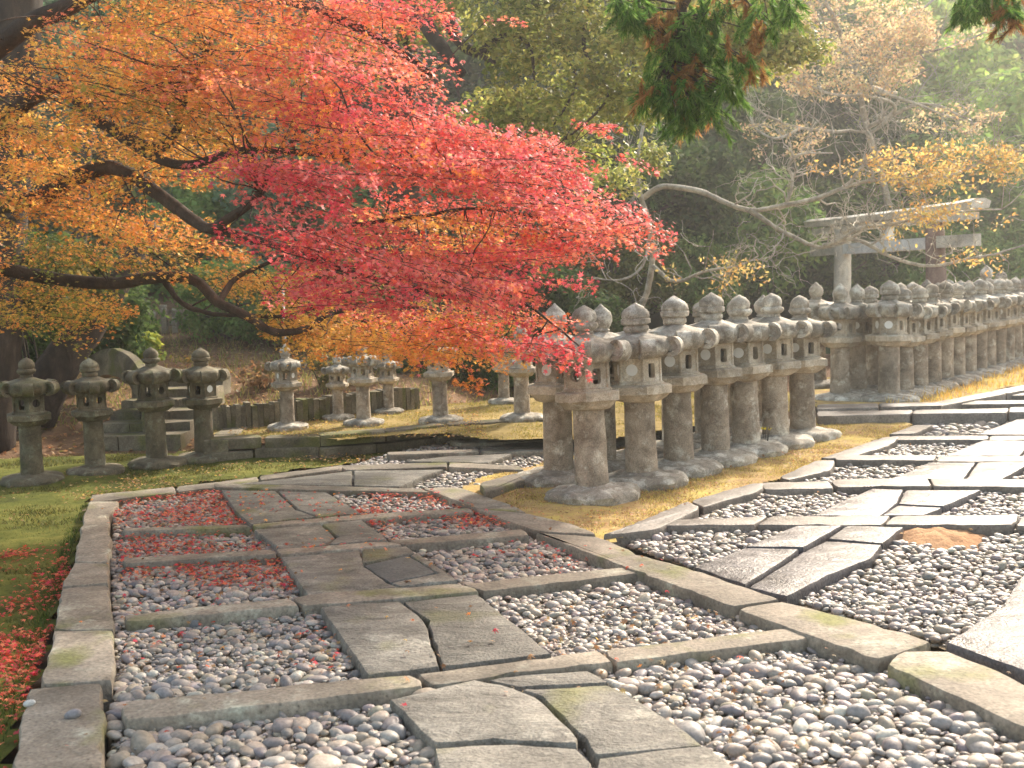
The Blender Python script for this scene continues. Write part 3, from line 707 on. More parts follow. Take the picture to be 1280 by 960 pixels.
    if var % 3 == 0:
        pr = [(.075, 0), (.08, .02), (.07, .035), (.10, .055), (.112, .08), (.105, .1), (.085, .108), (.092, .12), (.10, .15), (.092, .185), (.065, .215), (.03, .235), (.006, .25)]
        b.lathe([(r, 1.305+z) for r, z in pr], 24, lambda a, r, z: 1+(.07*abs(math.sin(3*a)) if 1.34 < z < 1.41 else 0))
    elif var % 3 == 1:
        pr = [(.085, 0), (.10, .02), (.098, .05), (.085, .06), (.118, .075), (.122, .11), (.11, .12), (.118, .13), (.115, .17), (.09, .20), (.05, .222), (.006, .25)]
        b.lathe([(r, 1.305+z) for r, z in pr], 24, lambda a, r, z: 1+.05*abs(math.sin(4*a)) if z < 1.44 else 1)
    else:
        pr = [(.07, 0), (.085, .02), (.07, .035), (.09, .06), (.104, .10), (.105, .14), (.09, .18), (.055, .215), (.03, .235), (.006, .262)]
        b.lathe([(r, 1.305+z) for r, z in pr], 24)
    b.jitter(.008, 9, var+11); D['finial'] = b.mesh('finial', mcap, True, 50)
    return D
def make_lantern(D, paper=True):
    r = empty('stone_lantern')
    for k in ('base_stone', 'pillar', 'platform', 'roof_cap', 'finial'): obj(k, D[k], None, r)
    fb = obj('fire_box', D['fire_box'], None, r)
    if paper:
        for d in D['discs']: obj('paper_window', d, None, fb)
    return r
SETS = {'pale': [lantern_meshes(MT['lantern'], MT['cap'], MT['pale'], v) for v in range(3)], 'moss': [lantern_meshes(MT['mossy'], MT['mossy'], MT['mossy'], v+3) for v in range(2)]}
protos = {}
def place_lantern(loc, label, group, setk='pale', var=0, paper=True, scale=1.0, rz=0.0, lean=(0, 0), zs=1.0):
    k = (setk, var, paper)
    if k not in protos: protos[k] = make_lantern(SETS[setk][var], paper); o = protos[k]
    else: o = copy_tree(protos[k])
    o.location = loc; o.rotation_euler = (lean[0]+rnd.gauss(0, .008), lean[1]+rnd.gauss(0, .008), rz); o.scale = (scale*rnd.uniform(.97, 1.03), scale, scale*zs)
    for ch in o.children:
        if ch.name.startswith(('roof_cap', 'finial')): ch.rotation_euler = (0, 0, rnd.choice((0, 1, 2, 3, 4, 5))*math.pi/3+rnd.gauss(0, .04))
        if ch.name.startswith(('base_stone', 'pillar')): ch.rotation_euler = (0, 0, rnd.uniform(0, 6.28))
    tag(o, label, 'stone lantern', group); return o
ORD = ['first', 'second', 'third', 'fourth', 'fifth', 'sixth', 'seventh', 'eighth', 'ninth', 'tenth', 'eleventh', 'twelfth', 'thirteenth', 'fourteenth', 'fifteenth']
HEXROT = math.radians(-60)     # world bearing of the tall opening: towards the right path
g1 = 'stone lanterns of the near double row'
F1 = [(741, 622), (803, 604), (849, 589), (895, 577), (934, 566), (970, 556), (1004, 547)]
for i, (a, b_) in enumerate(F1):
    lb = 'weathered stone lantern, %s from left in the front row of the near cluster' % ORD[i]
    if i == 0: lb = 'nearest tall stone lantern, leaning left, red leaves before it'
    if i == 6: lb = 'weathered stone lantern at the far right end of the near front row'
    place_lantern(G(a, b_, -.03), lb, g1, 'pale', [0, 1, 1, 1, 0, 0, 0][i], i != 0, rz=HEXROT+rnd.uniform(-.12, .12), lean=(0, -.055 if i == 0 else -.03+rnd.uniform(-.01, .01)), zs=.97+.05*rnd.random())
p1 = G(*F1[0], -.03); p7 = G(*F1[6], -.03)
B1 = G(699, 601, -.03); dirr = (p7-p1)/6
for i in range(7):
    q = B1+dirr*i*1.0
    if i == 0: lb = 'stone lantern left of and behind the nearest one, its cap under red maple leaves'
    else: lb = 'stone lantern, %s from left in the back row of the near cluster' % ORD[i]
    place_lantern(q, lb, g1, 'pale', [2, 2, 0, 2, 1, 2, 2][i], i % 2 == 0, rz=HEXROT+rnd.uniform(-.1, .1), lean=(0, rnd.uniform(-.02, .01)), scale=.98, zs=.97+.03*rnd.random())
# far rows on the right
g2 = 'stone lanterns of the long far rows at the right'
qa = G(1111, 500, .02); qb = G(1274, 452, .02); du = (qb-qa).normalized(); nr = Vector((-du.y, du.x, 0))
for i in range(15):
    q = qa+du*.64*i; q.z = .0
    if i in (0,): lb = 'thick stone lantern at the left end of the far front row beside the golden grass'
    else: lb = 'stone lantern, %s from the left in the far front row' % ORD[i]
    place_lantern(q, lb, g2, 'pale', [1, 1, 1, 0, 1, 1, 0, 1, 2, 1, 0, 1, 2, 1, 0][i], i not in (6,), scale=1.0+(.04 if i == 0 else 0), rz=HEXROT+.1+rnd.uniform(-.1, .1), lean=(0, rnd.uniform(-.02, .015)), zs=.97+.05*rnd.random())
qc = G(1050, 499, .02)
for i in range(15):
    q = qc+du*.64*i; q.z = .0
    lb = 'stone lantern, %s from the left in the far second row' % ORD[i] if i else 'leftmost thick stone lantern of the far second row below the torii'
    place_lantern(q, lb, g2, 'pale', [2, 2, 1, 1, 0, 1, 2, 1, 0, 1, 1, 2, 0, 1, 1][i], i % 3 != 0, rz=HEXROT+.1+rnd.uniform(-.1, .1), lean=(0, rnd.uniform(-.02, .015)), zs=.97+.05*rnd.random())
# two taller lanterns farther back
for i, (px, top, y, lab) in enumerate([(1021, 353, 17.0, 'slim stone lantern with a small round finial between the near and far rows'), (1233, 332, 22.5, 'tall stone lantern whose finial rises above the far rows near the right edge'),
        (1252, 338, 23.5, 'stone lantern just right of the tallest one behind the far rows'), (1269, 346, 24.5, 'stone lantern farthest right behind the far rows, its tip at the frame edge')]):
    tp = P(px, top, y); h = tp.z-0.0
    place_lantern((tp.x, tp.y, 0), lab, g2, 'pale', 2, True, scale=h/1.56, rz=.4*i)
# left side
g3 = 'mossy stone lanterns at the back left'
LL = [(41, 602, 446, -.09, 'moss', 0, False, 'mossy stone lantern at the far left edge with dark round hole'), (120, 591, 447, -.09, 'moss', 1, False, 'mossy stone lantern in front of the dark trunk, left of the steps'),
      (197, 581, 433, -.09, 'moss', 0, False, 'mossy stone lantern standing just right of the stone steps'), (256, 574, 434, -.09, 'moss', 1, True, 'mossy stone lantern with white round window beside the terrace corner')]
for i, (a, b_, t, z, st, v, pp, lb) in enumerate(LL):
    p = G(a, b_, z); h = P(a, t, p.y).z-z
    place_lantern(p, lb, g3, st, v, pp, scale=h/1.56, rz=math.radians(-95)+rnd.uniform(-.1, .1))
g4 = 'stone lanterns on the turf terrace'
LT = [(360, 535, 430, 2, True, 'solitary stone lantern near the left end of the turf terrace'), (423, 523, 442, 0, False, 'small stone lantern second from left on the terrace under yellow leaves'), (455, 530, 424, 1, False, 'stone lantern nearest the terrace edge between two smaller ones'),
      (486, 515, 436, 0, False, 'stone lantern set back on the terrace right of the pair'), (551, 527, 412, 1, False, 'stone lantern on the terrace half hidden by orange leaves'), (653, 524, 405, 1, True, 'stone lantern at the right of the terrace with round base stone'),
      (630, 503, 420, 0, False, 'dim stone lantern farthest back on the terrace behind red leaves')]
for (a, b_, t, v, pp, lb) in LT:
    p = G(a, b_, TZ-.01); h = P(a, t, p.y).z-TZ
    place_lantern(p, lb, g4, 'pale', v, pp, scale=h/1.56, rz=math.radians(-75)+rnd.uniform(-.2, .2))

# ------------------------------------------------------------------ torii
tor = empty('stone_torii')
ta = P(1015, 281, 25.0); tb = P(1226, 255, 19.4)
zt = (ta.z+tb.z)/2; A_ = Vector((ta.x, ta.y, 0)); B_ = Vector((tb.x, tb.y, 0)); dv = (B_-A_); LN = dv.length; dv.normalize(); ang = math.atan2(dv.y, dv.x)
tor.location = (A_+B_)/2; tor.rotation_euler = (0, 0, ang)
def tpart(name, b, mat): b.jitter(.008, 3, 2); return obj(name, b.mesh(name, MT[mat], True, 35), None, tor)
b = MB(); vs = []; fs = []; n = 16
for i in range(n+1):
    x = (i/n-.5)*LN; c = .03*(2*abs(x)/LN)**2.5; w_, h0, h1 = .17, .03, .20
    for (yy, zz) in ((-w_, h0), (w_, h0), (w_*1.25, h1*.75), (w_*.6, h1), (-w_*.6, h1), (-w_*1.25, h1*.75)): vs.append((x, yy, zt-.12+zz+c))
for i in range(n):
    for k in range(6): fs.append((i*6+k, i*6+(k+1) % 6, (i+1)*6+(k+1) % 6, (i+1)*6+k))
fs.append(tuple(range(5, -1, -1))); fs.append(tuple(n*6+k for k in range(6))); b.add(vs, fs); tpart('top_beam', b, 'torii')
b = MB(); b.box((0, 0, zt-.175), (LN*.93, .24, .12)); tpart('under_beam', b, 'torii')
pl_, pr_ = -LN*.5+1.3, LN*.5-1.3
zn = P(1016, 317, 25).z*.5+P(1223, 296, 19.4).z*.5
segs = [(-LN*.49, pl_-.12, 'torii'), (pl_+.12, pr_-.12, 'toriiw'), (pr_+.12, LN*.485, 'torii')]
for x0, x1, mt in segs:
    b = MB(); b.box(((x0+x1)/2, 0, zn), (x1-x0, .17, .21)); tpart('tie_beam', b, mt)
b = MB(); b.box((.05, 0, (zn+.12+zt-.235)/2), (.26, .15, zt-.235-zn-.12)); tpart('centre_strut', b, 'toriiw')
for x, ln, mt in ((pl_, .03, 'torii'), (pr_, -.06, 'toriir')):
    b = MB(); b.tube([(x-ln*2.6, 0, -.2), (x-ln*1.5, 0, 1.0), (x, 0, zt-.2)], [.20, .185, .165], 20); tpart('post', b, mt)
tag(tor, 'weathered stone torii gate with new white tie beam behind the far lanterns', 'torii gate')

# ------------------------------------------------------------------ steps, walls and fence at the back left
st = empty('stone_steps'); sL = P(126, 500, 13.4); sR = P(240, 500, 13.4)
for i in range(6):
    y0 = 12.9+.40*i; b = MB(); z1 = -.06+.10*(i+1)
    for q in range(3):
        xa = sL.x+(sR.x-sL.x)*q/3; b.box((xa+(sR.x-sL.x)/6, y0+.2, z1-.12), ((sR.x-sL.x)/3-.012, .44, .24))
    b.jitter(.015, 3, i); obj('step', b.mesh('step', MT['edge'], True, 30), None, st)
tag(st, 'short flight of worn stone steps between two mossy lanterns', 'steps')
# curved coping beside the steps
cp = [P(118, 446, 15.6), P(140, 437, 15.2), P(162, 444, 14.6), P(178, 462, 14.0), P(187, 492, 13.4), P(188, 520, 13.1)]
b = MB(); pts = smooth_line(cp, 5); vs = []; fs = []
for i, p in enumerate(pts):
    for dx, dz in ((-.09, -.34), (.09, -.34), (.10, -.04), (.05, .02), (-.05, .02), (-.10, -.04)):
        vs.append((p.x+dx, p.y, p.z+dz))
for i in range(len(pts)-1):
    for k in range(6): fs.append((i*6+k, i*6+(k+1) % 6, (i+1)*6+(k+1) % 6, (i+1)*6+k))
fs.append(tuple(range(5, -1, -1))); fs.append(tuple((len(pts)-1)*6+k for k in range(6))); b.add(vs, fs); b.jitter(.015, 4, 1)
o = obj('curved_balustrade', b.mesh('curved_balustrade', MT['edge'], True, 40)); tag(o, 'curved stone balustrade sweeping down beside the steps', 'balustrade')
# low dark retaining wall behind the terrace, upright stones
rw = empty('retaining_wall'); wp = [G(262, 540, TZ-.03), G(345, 533, TZ-.03), G(440, 521, TZ-.03), G(520, 512, TZ-.03)]
pts = smooth_line(wp, 14); s = 0
for i in range(len(pts)-1):
    p = pts[i]; q = pts[i+1]; b = MB(); d = (q-p).length
    b.box((0, 0, .13), (d*.95, .16, .36+rnd.uniform(-.05, .05))); b.jitter(.018, 5, i)
    o = obj('wall_stone', b.mesh('wall_stone', MT['edge'], True, 30), None, rw, tuple((p+q)/2+Vector((0, .1, -.03)))); o.rotation_euler = (0, 0, math.atan2(q.y-p.y, q.x-p.x))
tag(rw, 'low dark retaining wall of upright stones behind the terrace lanterns', 'wall')
# pale stone posts in the distance
def fence(px0, px1, pyb, pyt, y, n, lab, name='stone_fence'):
    f_ = empty(name); a = P(px0, pyb, y); c = P(px1, pyb, y); zb = terr_z((a.x+c.x)/2, y)-.1; zt_ = P((px0+px1)/2, pyt, y).z
    f_.location = (a.x, y, zb)
    for i in range(n):
        b = MB(); hh = zt_-zb+rnd.uniform(-.25, .03)
        b.box((0, 0, hh/2), (.10, .10, hh)); b.jitter(.02, 4, i)
        obj('post', b.mesh('post', MT['lantern'], True, 30), None, f_, ((c.x-a.x)*i/(n-1), 0, 0))
    for zz in (.45, .8):
        b = MB(); b.box(((c.x-a.x)/2, .09, (zt_-zb)*zz), (c.x-a.x+.2, .07, .09)); obj('rail', b.mesh('rail', MT['lantern'], False), None, f_)
    tag(f_, lab, 'fence')
fence(70, 262, 432, 383, 21.5, 15, 'pale stone post fence on the bank beyond the steps')
fence(268, 400, 428, 388, 22.5, 9, 'shorter run of pale stone posts behind the maple branches')
po = MB(); a = P(354, 420, 15); po.tube([(a.x, 15, a.z-.4), (a.x+.02, 15, a.z), P(353, 345, 15)], [.018, .018, .015], 8)
o = obj('pale_pole', po.mesh('pale_pole', MT['toriiw'])); tag(o, 'thin pale pole standing on the leaf covered bank', 'pole')

# ------------------------------------------------------------------ trees
def unit(N):
    v = rg.normal(size=(N, 3)); return v/np.linalg.norm(v, axis=1, keepdims=True)
def palette(pal, N, var=.14, dom=None):
    p = np.array(pal); i = rg.integers(0, len(p), N) if dom is None else np.where(rg.random(N) < .6, dom, rg.integers(0, len(p), N))
    return np.clip(p[i]*(1+rg.normal(0, var, (N, 1)))*(1+rg.normal(0, .05, (N, 3))), .002, 1)
def wander(a, b, n, amp, rn, sag=0):
    a = Vector(a); b = Vector(b); out = []; L = (b-a).length
    o = Vector((rn.random()*90, rn.random()*90, 0))
    for i in range(n+1):
        t = i/n; q = noise.noise_vector(o+Vector((t*2.2, 0, 0))); w_ = math.sin(math.pi*t)
        out.append(a.lerp(b, t)+q*amp*L*w_+Vector((0, 0, sag*L*w_)))
    return out
GOLD = (.76, .46, .09); ORNG = (.84, .36, .09); AMBR = (.82, .50, .12); OLV = (.34, .31, .06); CORL = (.84, .29, .15); RED = (.78, .16, .10); CRIM = (.74, .08, .11); PINK = (.84, .25, .22); ROSE = (.80, .15, .17); LEM = (.60, .48, .08)
pg = [ORNG, ORNG, GOLD, OLV, AMBR]; po_ = [ORNG, AMBR, CORL, GOLD]; pc_ = [CORL, RED, ORNG, PINK]; pr_2 = [RED, CORL, PINK, ROSE]; px_ = [CRIM, ROSE, PINK, RED, PINK]; pol = [OLV, GOLD, (.20, .22, .05), ORNG]
# sprays of the maple: x, y, distance, reach x, reach y (photograph points at that distance), depth reach (m), number, palette
MV = [(50, 130, 7.6, 80, 60, .8, 7, pg), (150, 65, 7.6, 80, 70, .8, 11, po_), (230, 50, 7.2, 110, 80, .8, 16, po_), (330, 40, 7.0, 110, 70, .8, 13, [ORNG, CORL, AMBR, ORNG]), (420, 45, 7.0, 80, 60, .8, 10, pc_),
      (320, 120, 6.6, 110, 55, .7, 12, [CORL, ORNG, AMBR, CORL]), (230, 130, 6.9, 110, 55, .7, 9, pg), (440, 120, 6.6, 95, 50, .7, 12, pr_2), (540, 168, 6.6, 70, 26, .5, 6, pr_2), (550, 190, 6.6, 120, 42, .7, 14, pr_2), (430, 195, 6.5, 110, 45, .7, 11, [CORL, ORNG, PINK]),
      (660, 195, 6.8, 85, 30, .5, 8, px_), (735, 165, 6.8, 28, 14, .2, 2, px_), (800, 206, 6.9, 30, 8, .15, 1, px_), (620, 245, 6.8, 140, 38, .7, 12, pr_2), (720, 262, 6.9, 65, 26, .4, 5, px_), (735, 290, 6.9, 46, 16, .4, 5, pr_2), (540, 290, 7.2, 140, 26, .7, 8, po_),
      (370, 225, 6.2, 70, 36, .5, 8, px_), (410, 300, 6.2, 80, 34, .5, 10, px_), (500, 355, 6.2, 110, 40, .6, 14, px_), (585, 340, 6.5, 95, 30, .6, 11, pr_2), (650, 318, 6.7, 60, 24, .4, 5, pr_2),
      (695, 442, 6.9, 42, 14, .3, 3, px_), (610, 405, 7.4, 90, 28, .5, 7, pc_), (560, 410, 7.6, 100, 32, .6, 8, po_), (455, 410, 8.0, 90, 34, .6, 9, [AMBR, ORNG, GOLD]), (385, 400, 8.4, 50, 30, .5, 5, [AMBR, GOLD, OLV]),
      (590, 462, 7.5, 26, 22, .2, 2, [AMBR, ORNG, CORL]), (520, 435, 7.7, 70, 16, .4, 4, [AMBR, ORNG]),
      (150, 240, 8.0, 120, 42, .8, 9, pg), (50, 210, 8.2, 80, 70, .9, 8, pg), (200, 300, 8.0, 90, 36, .7, 6, pg), (110, 310, 8.6, 90, 50, .8, 7, pol), (45, 370, 9.0, 60, 50, .7, 6, pol), (240, 190, 7.6, 90, 34, .7, 8, pg), (170, 140, 7.4, 110, 46, .8, 8, pg),
      (330, 330, 8.8, 70, 36, .5, 4, pg), (400, 360, 8.6, 60, 26, .4, 4, [AMBR, GOLD]), (500, 8, 7.0, 60, 16, .4, 4, pr_2), (640, 20, 7.2, 25, 10, .3, 1, pr_2), (120, 385, 9.0, 40, 14, .4, 3, pol),
      (180, -60, 7.6, 90, 50, 1.0, 9, po_), (340, -60, 7.2, 160, 60, 1.2, 12, pc_), (-90, 200, 8.0, 80, 160, 1.0, 14, pg), (-110, 40, 6.5, 60, 60, .6, 3, pg)]  # sprays beyond the frame, put in to cast shade on the left side
def px2m(px, y): return px*y/FPX
mt = empty('maple_tree'); tag(mt, 'spreading maple with orange, red and crimson leaves filling the upper left', 'maple tree')
LIMB = [([P(-95, 760, 8.6), P(-60, 560, 8.6), P(-48, 330, 8.5), P(-40, 150, 8.2), P(-20, 70, 8.0)], .24, .12, 'trunk'),
        ([P(-48, 200, 8.3), P(0, 160, 8.0), P(70, 108, 7.7), P(130, 155, 7.5), P(190, 185, 7.3), P(217, 166, 7.2), P(232, 128, 7.1), P(260, 60, 7)], .07, .016, 'limb'),
        ([P(-20, 70, 8.0), P(60, 20, 7.7), P(160, -20, 7.4), P(300, -20, 7.2), P(440, 30, 7.0), P(540, 95, 6.9)], .08, .018, 'limb'),
        ([P(-48, 260, 8.4), P(40, 250, 8.1), P(120, 215, 7.8), P(160, 215, 7.6), P(225, 262, 7.2), P(262, 287, 6.9), P(300, 262, 6.7), P(330, 236, 6.5)], .075, .02, 'limb'),
        ([P(262, 287, 6.9), P(320, 297, 6.8), P(380, 318, 6.6), P(470, 350, 6.4), P(560, 372, 6.4)], .035, .012, 'limb'),
        ([P(130, 155, 7.5), P(185, 192, 7.3), P(240, 205, 7.1), P(300, 190, 6.9), P(370, 188, 6.8), P(470, 205, 6.7), P(600, 208, 6.7), P(700, 190, 6.8)], .04, .008, 'limb'),
        ([P(-50, 330, 8.6), P(60, 345, 8.8), P(150, 352, 8.7), P(232, 345, 8.4), P(275, 378, 8.2), P(310, 396, 8.1), P(345, 415, 8.0), P(385, 412, 7.9), P(420, 392, 7.8), P(505, 383, 7.6), P(590, 400, 7.4)], .062, .010, 'limb'),
        ([P(200, 335, 8.6), P(222, 378, 8.6), P(250, 392, 8.5), P(300, 393, 8.3), P(370, 392, 8.1), P(430, 370, 7.9), P(470, 340, 7.7)], .026, .008, 'limb'),
        ([P(385, 300, 6.8), P(500, 270, 6.8), P(620, 262, 6.8), P(740, 285, 6.9)], .016, .006, 'limb'),
        ([P(470, 350, 6.4), P(560, 352, 6.5), P(640, 372, 6.7), P(690, 410, 6.8), P(730, 440, 6.9)], .014, .005, 'limb'),
        ([P(275, 378, 8.2), P(292, 350, 8.4), P(330, 330, 8.4), P(380, 310, 8.3)], .03, .008, 'limb'),
        ([P(-20, 70, 8.0), P(-10, -60, 7.8), P(60, -160, 7.4), P(200, -200, 7.0)], .09, .03, 'limb')]
nodes = []
for pts, r0, r1, nm in LIMB:
    pts = smooth_line(pts, 6); n_ = len(pts)
    pts = [p+noise.noise_vector(p*2.3)*.03 for p in pts]
    b = MB(); b.tube(pts, [r0+(r1-r0)*(i/(n_-1))**.8 for i in range(n_)], 10); b.jitter(.006, 14, 1)
    obj(nm, b.mesh(nm, MT['bark']), None, mt)
    if nm == 'limb': nodes += pts
nodesA = np.array([tuple(p) for p in nodes])
C, Nn, Sz, Cc = [], [], [], []; twb = MB(); twigpts = []
for (x, y, d, rx, ry, rd, n, pal) in MV:
    for j in range(int(n*1.3+.5)):
        while True:
            u, v_, w_ = rnd.uniform(-1, 1), rnd.uniform(-1, 1), rnd.uniform(-1, 1)
            if u*u+v_*v_+w_*w_ <= 1: break
        c = P(x+u*rx, y+v_*ry, d+w_*rd); L = px2m(rnd.uniform(60, 105), d) if n > 2 else px2m(rx*1.1, d)
        if n <= 3: L = min(L, px2m(max(rx, ry)*1.3, d))
        az = rnd.gauss(-.2, .7); td = Vector((math.cos(az), math.sin(az), -.18+rnd.gauss(0, .12))).normalized()   # drooping outwards
        sd = Vector((0, 0, 1)).cross(td).normalized(); up = td.cross(sd)
        K_ = int(250*(L/.42)**1.5); K_ = max(60, min(K_, 345))
        t = rg.uniform(-1, 1, K_); wdt = (1-np.abs(t)**1.6)*.62
        s_ = rg.uniform(-1, 1, K_)*wdt
        up_ = rg.normal(0, .07, K_)-.10*t*t-.08*s_*s_
        T = np.array(td); SD = np.array(sd); UP = np.array(up)
        cc = np.array(c)+L*(t[:, None]*T+s_[:, None]*SD+up_[:, None]*UP)
        nn = UP*1.0+rg.normal(0, .45, (K_, 3)); fl = rg.random(K_) < .5
        nn[:, 1] -= .35
        C.append(cc); Nn.append(nn); Sz.append(rg.uniform(.017, .031, K_)*rg.choice([.62, .85, 1, 1.1], K_)); Cc.append(palette(pal, K_, .16, rnd.randrange(len(pal))))
        # its twig, from the nearest limb
        e0 = c-td*L*.8
        dd = np.linalg.norm(nodesA-np.array(e0), axis=1)+rg.uniform(0, .15, len(nodesA)); q = Vector(nodesA[int(dd.argmin())])
        if (q-e0).length < 2.4:
            tw = wander(q, e0, 7, .12, rnd); tw += [e0.lerp(c+td*L*.8, k/4)+noise.noise_vector(e0*5+Vector((k, 0, 0)))*.02 for k in (1, 2, 3, 4)]
            lr = .004+.0035*(q-e0).length; nn_ = len(tw)
            twb.tube(tw, [max(.0022, lr*(1-k/nn_)) for k in range(nn_)], 5)
            for k in range(3):
                a = tw[-4].lerp(tw[-2], rnd.random()); twb.tube([a, a+(td*.4+sd*rnd.choice((-1, 1))*.5)*L*.6+Vector((0, 0, -.02))], [.002, .0012], 4)
o = obj('twigs', twb.mesh('twigs', MT['bark']), None, mt); tag(o, kind='stuff')
C = np.concatenate(C); Nn = np.concatenate(Nn); Sz = np.concatenate(Sz); Cc = np.concatenate(Cc)
print('maple leaves', len(C))
dist = np.linalg.norm(C-np.array(CP), axis=1)
D3 = C-np.array(CP); zf = D3@np.array(Fv); pxs = 640+FPX*(D3@np.array(Rv))/zf; pys = 480-FPX*(D3@np.array(Uv))/zf
vis = (pxs > 5) & (pxs < 1275) & (pys > 5) & (pys < 950)
sc_ = np.where(vis, Sz/dist, 0); top = np.argsort(-sc_)[:300]; mask = np.ones(len(C), bool); mask[top] = False
o = obj('foliage', leafmesh('foliage', C[mask], Nn[mask], Sz[mask], Cc[mask], MAPLE, MT['leaf'], .25), None, mt); tag(o, kind='stuff')
LV = [leafmesh('leaf', np.zeros((1, 3)), np.array([[0, -.2, 1.0]]), np.ones(1), np.array([c_]), MAPLE, MT['leaf'], .2) for c_ in (GOLD, ORNG, AMBR, OLV, CORL, RED, CRIM, PINK, ROSE)]
LVC = np.array((GOLD, ORNG, AMBR, OLV, CORL, RED, CRIM, PINK, ROSE))
for i in top:
    k = int(np.abs(LVC-Cc[i]).sum(1).argmin()); o = obj('leaf', LV[k], None, mt, tuple(C[i])); o.scale = (Sz[i],)*3
    o.rotation_euler = (rnd.gauss(.2, .35), rnd.gauss(0, .35), rnd.uniform(0, 6.28))

# --- general crown made of leaf clumps
def crown_arrays(cx, R, n_cl, n_lf, clr, lsz, pal, hollow=.55, flat=.75, rn=rnd, seedcol=None):
    Cs, Ns, Ss, Cl = [], [], [], []
    for j in range(n_cl):
        d = unit(1)[0]; rr = hollow+(1-hollow)*rnd.random()**.6
        if d[2] < -.5: d[2] *= .5
        c = np.array(cx)+d*np.array(R)*rr
        m = int(n_lf*rnd.uniform(.6, 1.3)); u = unit(m); rad = clr*rnd.uniform(.7, 1.3)
        q = (rg.random(m)**.45)
        Cs.append(c+u*np.array([1, 1, flat])*rad*q[:, None])
        Ns.append(u*.9+np.array([0, 0, .7])+rg.normal(0, .55, (m, 3))); Ss.append(rg.uniform(.7, 1.25, m)*lsz)
        Cl.append(palette(pal, m, .15, rnd.randrange(len(pal))))
    return np.concatenate(Cs), np.concatenate(Ns), np.concatenate(Ss), np.concatenate(Cl)
def tree_proto(R, n_cl, n_lf, clr, lsz, pal, tall, mat='green', shape=DIAM, bark='cedarb', hollow=.55):
    """crown centre at height tall; returns meshes (trunk, limbs, crown)"""
    c = crown_arrays((0, 0, tall), R, n_cl, n_lf, clr, lsz, pal, hollow)
    cm = leafmesh('crown', *c[:4], shape, MT[mat], .1)
    b = MB(); tp = wander((0, 0, -.6), (rnd.uniform(-.3, .3), rnd.uniform(-.3, .3), tall+R[2]*.3), 9, .05, rnd); r0 = .05*tall+.08
    b.tube(tp, [r0*(1-.085*i) for i in range(10)], 10); b.jitter(.02, 3, 1); tm = b.mesh('trunk', MT[bark])
    lb = MB()
    for i in range(9):
        a = tp[rnd.randrange(4, 9)]; d = unit(1)[0]; e = Vector((d[0]*R[0]*.85, d[1]*R[1]*.85, tall+abs(d[2])*R[2]*.5-R[2]*.15))
        w_ = wander(a, e, 6, .12, rnd); lb.tube(w_, [r0*.32*(1-.14*k) for k in range(7)], 6)
    lm = lb.mesh('limbs', MT[bark])
    return tm, lm, cm
def put_tree(pm, loc, s, rz, label, cat='tree', name='evergreen_tree', group=None, tilt=0):
    e = empty(name, loc, rz); e.scale = s
    obj('trunk', pm[0], None, e); obj('limbs', pm[1], None, e); obj('crown', pm[2], None, e)
    e.rotation_euler = (tilt, 0, rz); tag(e, label, cat, group); return e
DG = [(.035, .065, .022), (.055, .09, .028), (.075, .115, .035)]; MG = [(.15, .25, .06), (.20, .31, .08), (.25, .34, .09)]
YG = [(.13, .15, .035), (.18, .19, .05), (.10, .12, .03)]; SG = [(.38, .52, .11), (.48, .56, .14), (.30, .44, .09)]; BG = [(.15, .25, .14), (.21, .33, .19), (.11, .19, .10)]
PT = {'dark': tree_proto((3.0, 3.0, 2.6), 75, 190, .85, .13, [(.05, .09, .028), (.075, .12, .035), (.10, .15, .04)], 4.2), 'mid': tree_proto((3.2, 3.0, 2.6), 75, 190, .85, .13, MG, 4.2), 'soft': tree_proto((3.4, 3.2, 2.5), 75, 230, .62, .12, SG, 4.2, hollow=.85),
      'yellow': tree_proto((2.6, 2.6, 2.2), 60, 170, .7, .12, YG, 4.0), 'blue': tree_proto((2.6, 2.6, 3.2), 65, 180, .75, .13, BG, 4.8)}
def T(px, py, y, r, kind, label, name='evergreen_tree', cat='tree', zs=1.0):
    """crown centred where the photograph shows it, trunk down to the terrain"""
    c = P(px, py, y); zt_ = terr_z(c.x, y); s = r/3.0; h = c.z-zt_
    base = {'dark': 4.2, 'mid': 4.2, 'soft': 4.2, 'yellow': 4.0, 'blue': 4.8}[kind]
    z0 = c.z-base*s*zs
    e = put_tree(PT[kind], (c.x, y, z0), (s, s, s*zs), rnd.uniform(0, 6.28), label, cat, name)
    if z0 > zt_-.3:     # stem continued to the ground
        b = MB(); b.tube([(0, 0, (zt_-z0)/s/zs-.4), (0, 0, .3)], [.36, .27], 10); obj('trunk', b.mesh('trunk', MT['cedarb']), None, e)
    return e
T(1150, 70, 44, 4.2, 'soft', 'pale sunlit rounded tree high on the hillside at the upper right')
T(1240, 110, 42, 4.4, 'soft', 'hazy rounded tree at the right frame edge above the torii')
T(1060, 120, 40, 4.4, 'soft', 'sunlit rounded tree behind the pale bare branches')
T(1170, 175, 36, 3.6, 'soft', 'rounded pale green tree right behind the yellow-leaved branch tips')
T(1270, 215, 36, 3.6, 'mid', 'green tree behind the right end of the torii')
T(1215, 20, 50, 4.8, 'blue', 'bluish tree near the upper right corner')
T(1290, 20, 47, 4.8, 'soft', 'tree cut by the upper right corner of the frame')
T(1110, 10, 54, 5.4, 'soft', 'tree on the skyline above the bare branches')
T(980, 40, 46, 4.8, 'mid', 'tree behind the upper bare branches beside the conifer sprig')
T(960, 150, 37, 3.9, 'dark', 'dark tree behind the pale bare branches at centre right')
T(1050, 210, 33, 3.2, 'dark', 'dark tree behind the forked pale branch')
T(1150, 270, 31, 2.6, 'mid', 'green tree seen through the torii beams')
T(1240, 300, 31, 2.5, 'mid', 'green tree right of the torii')
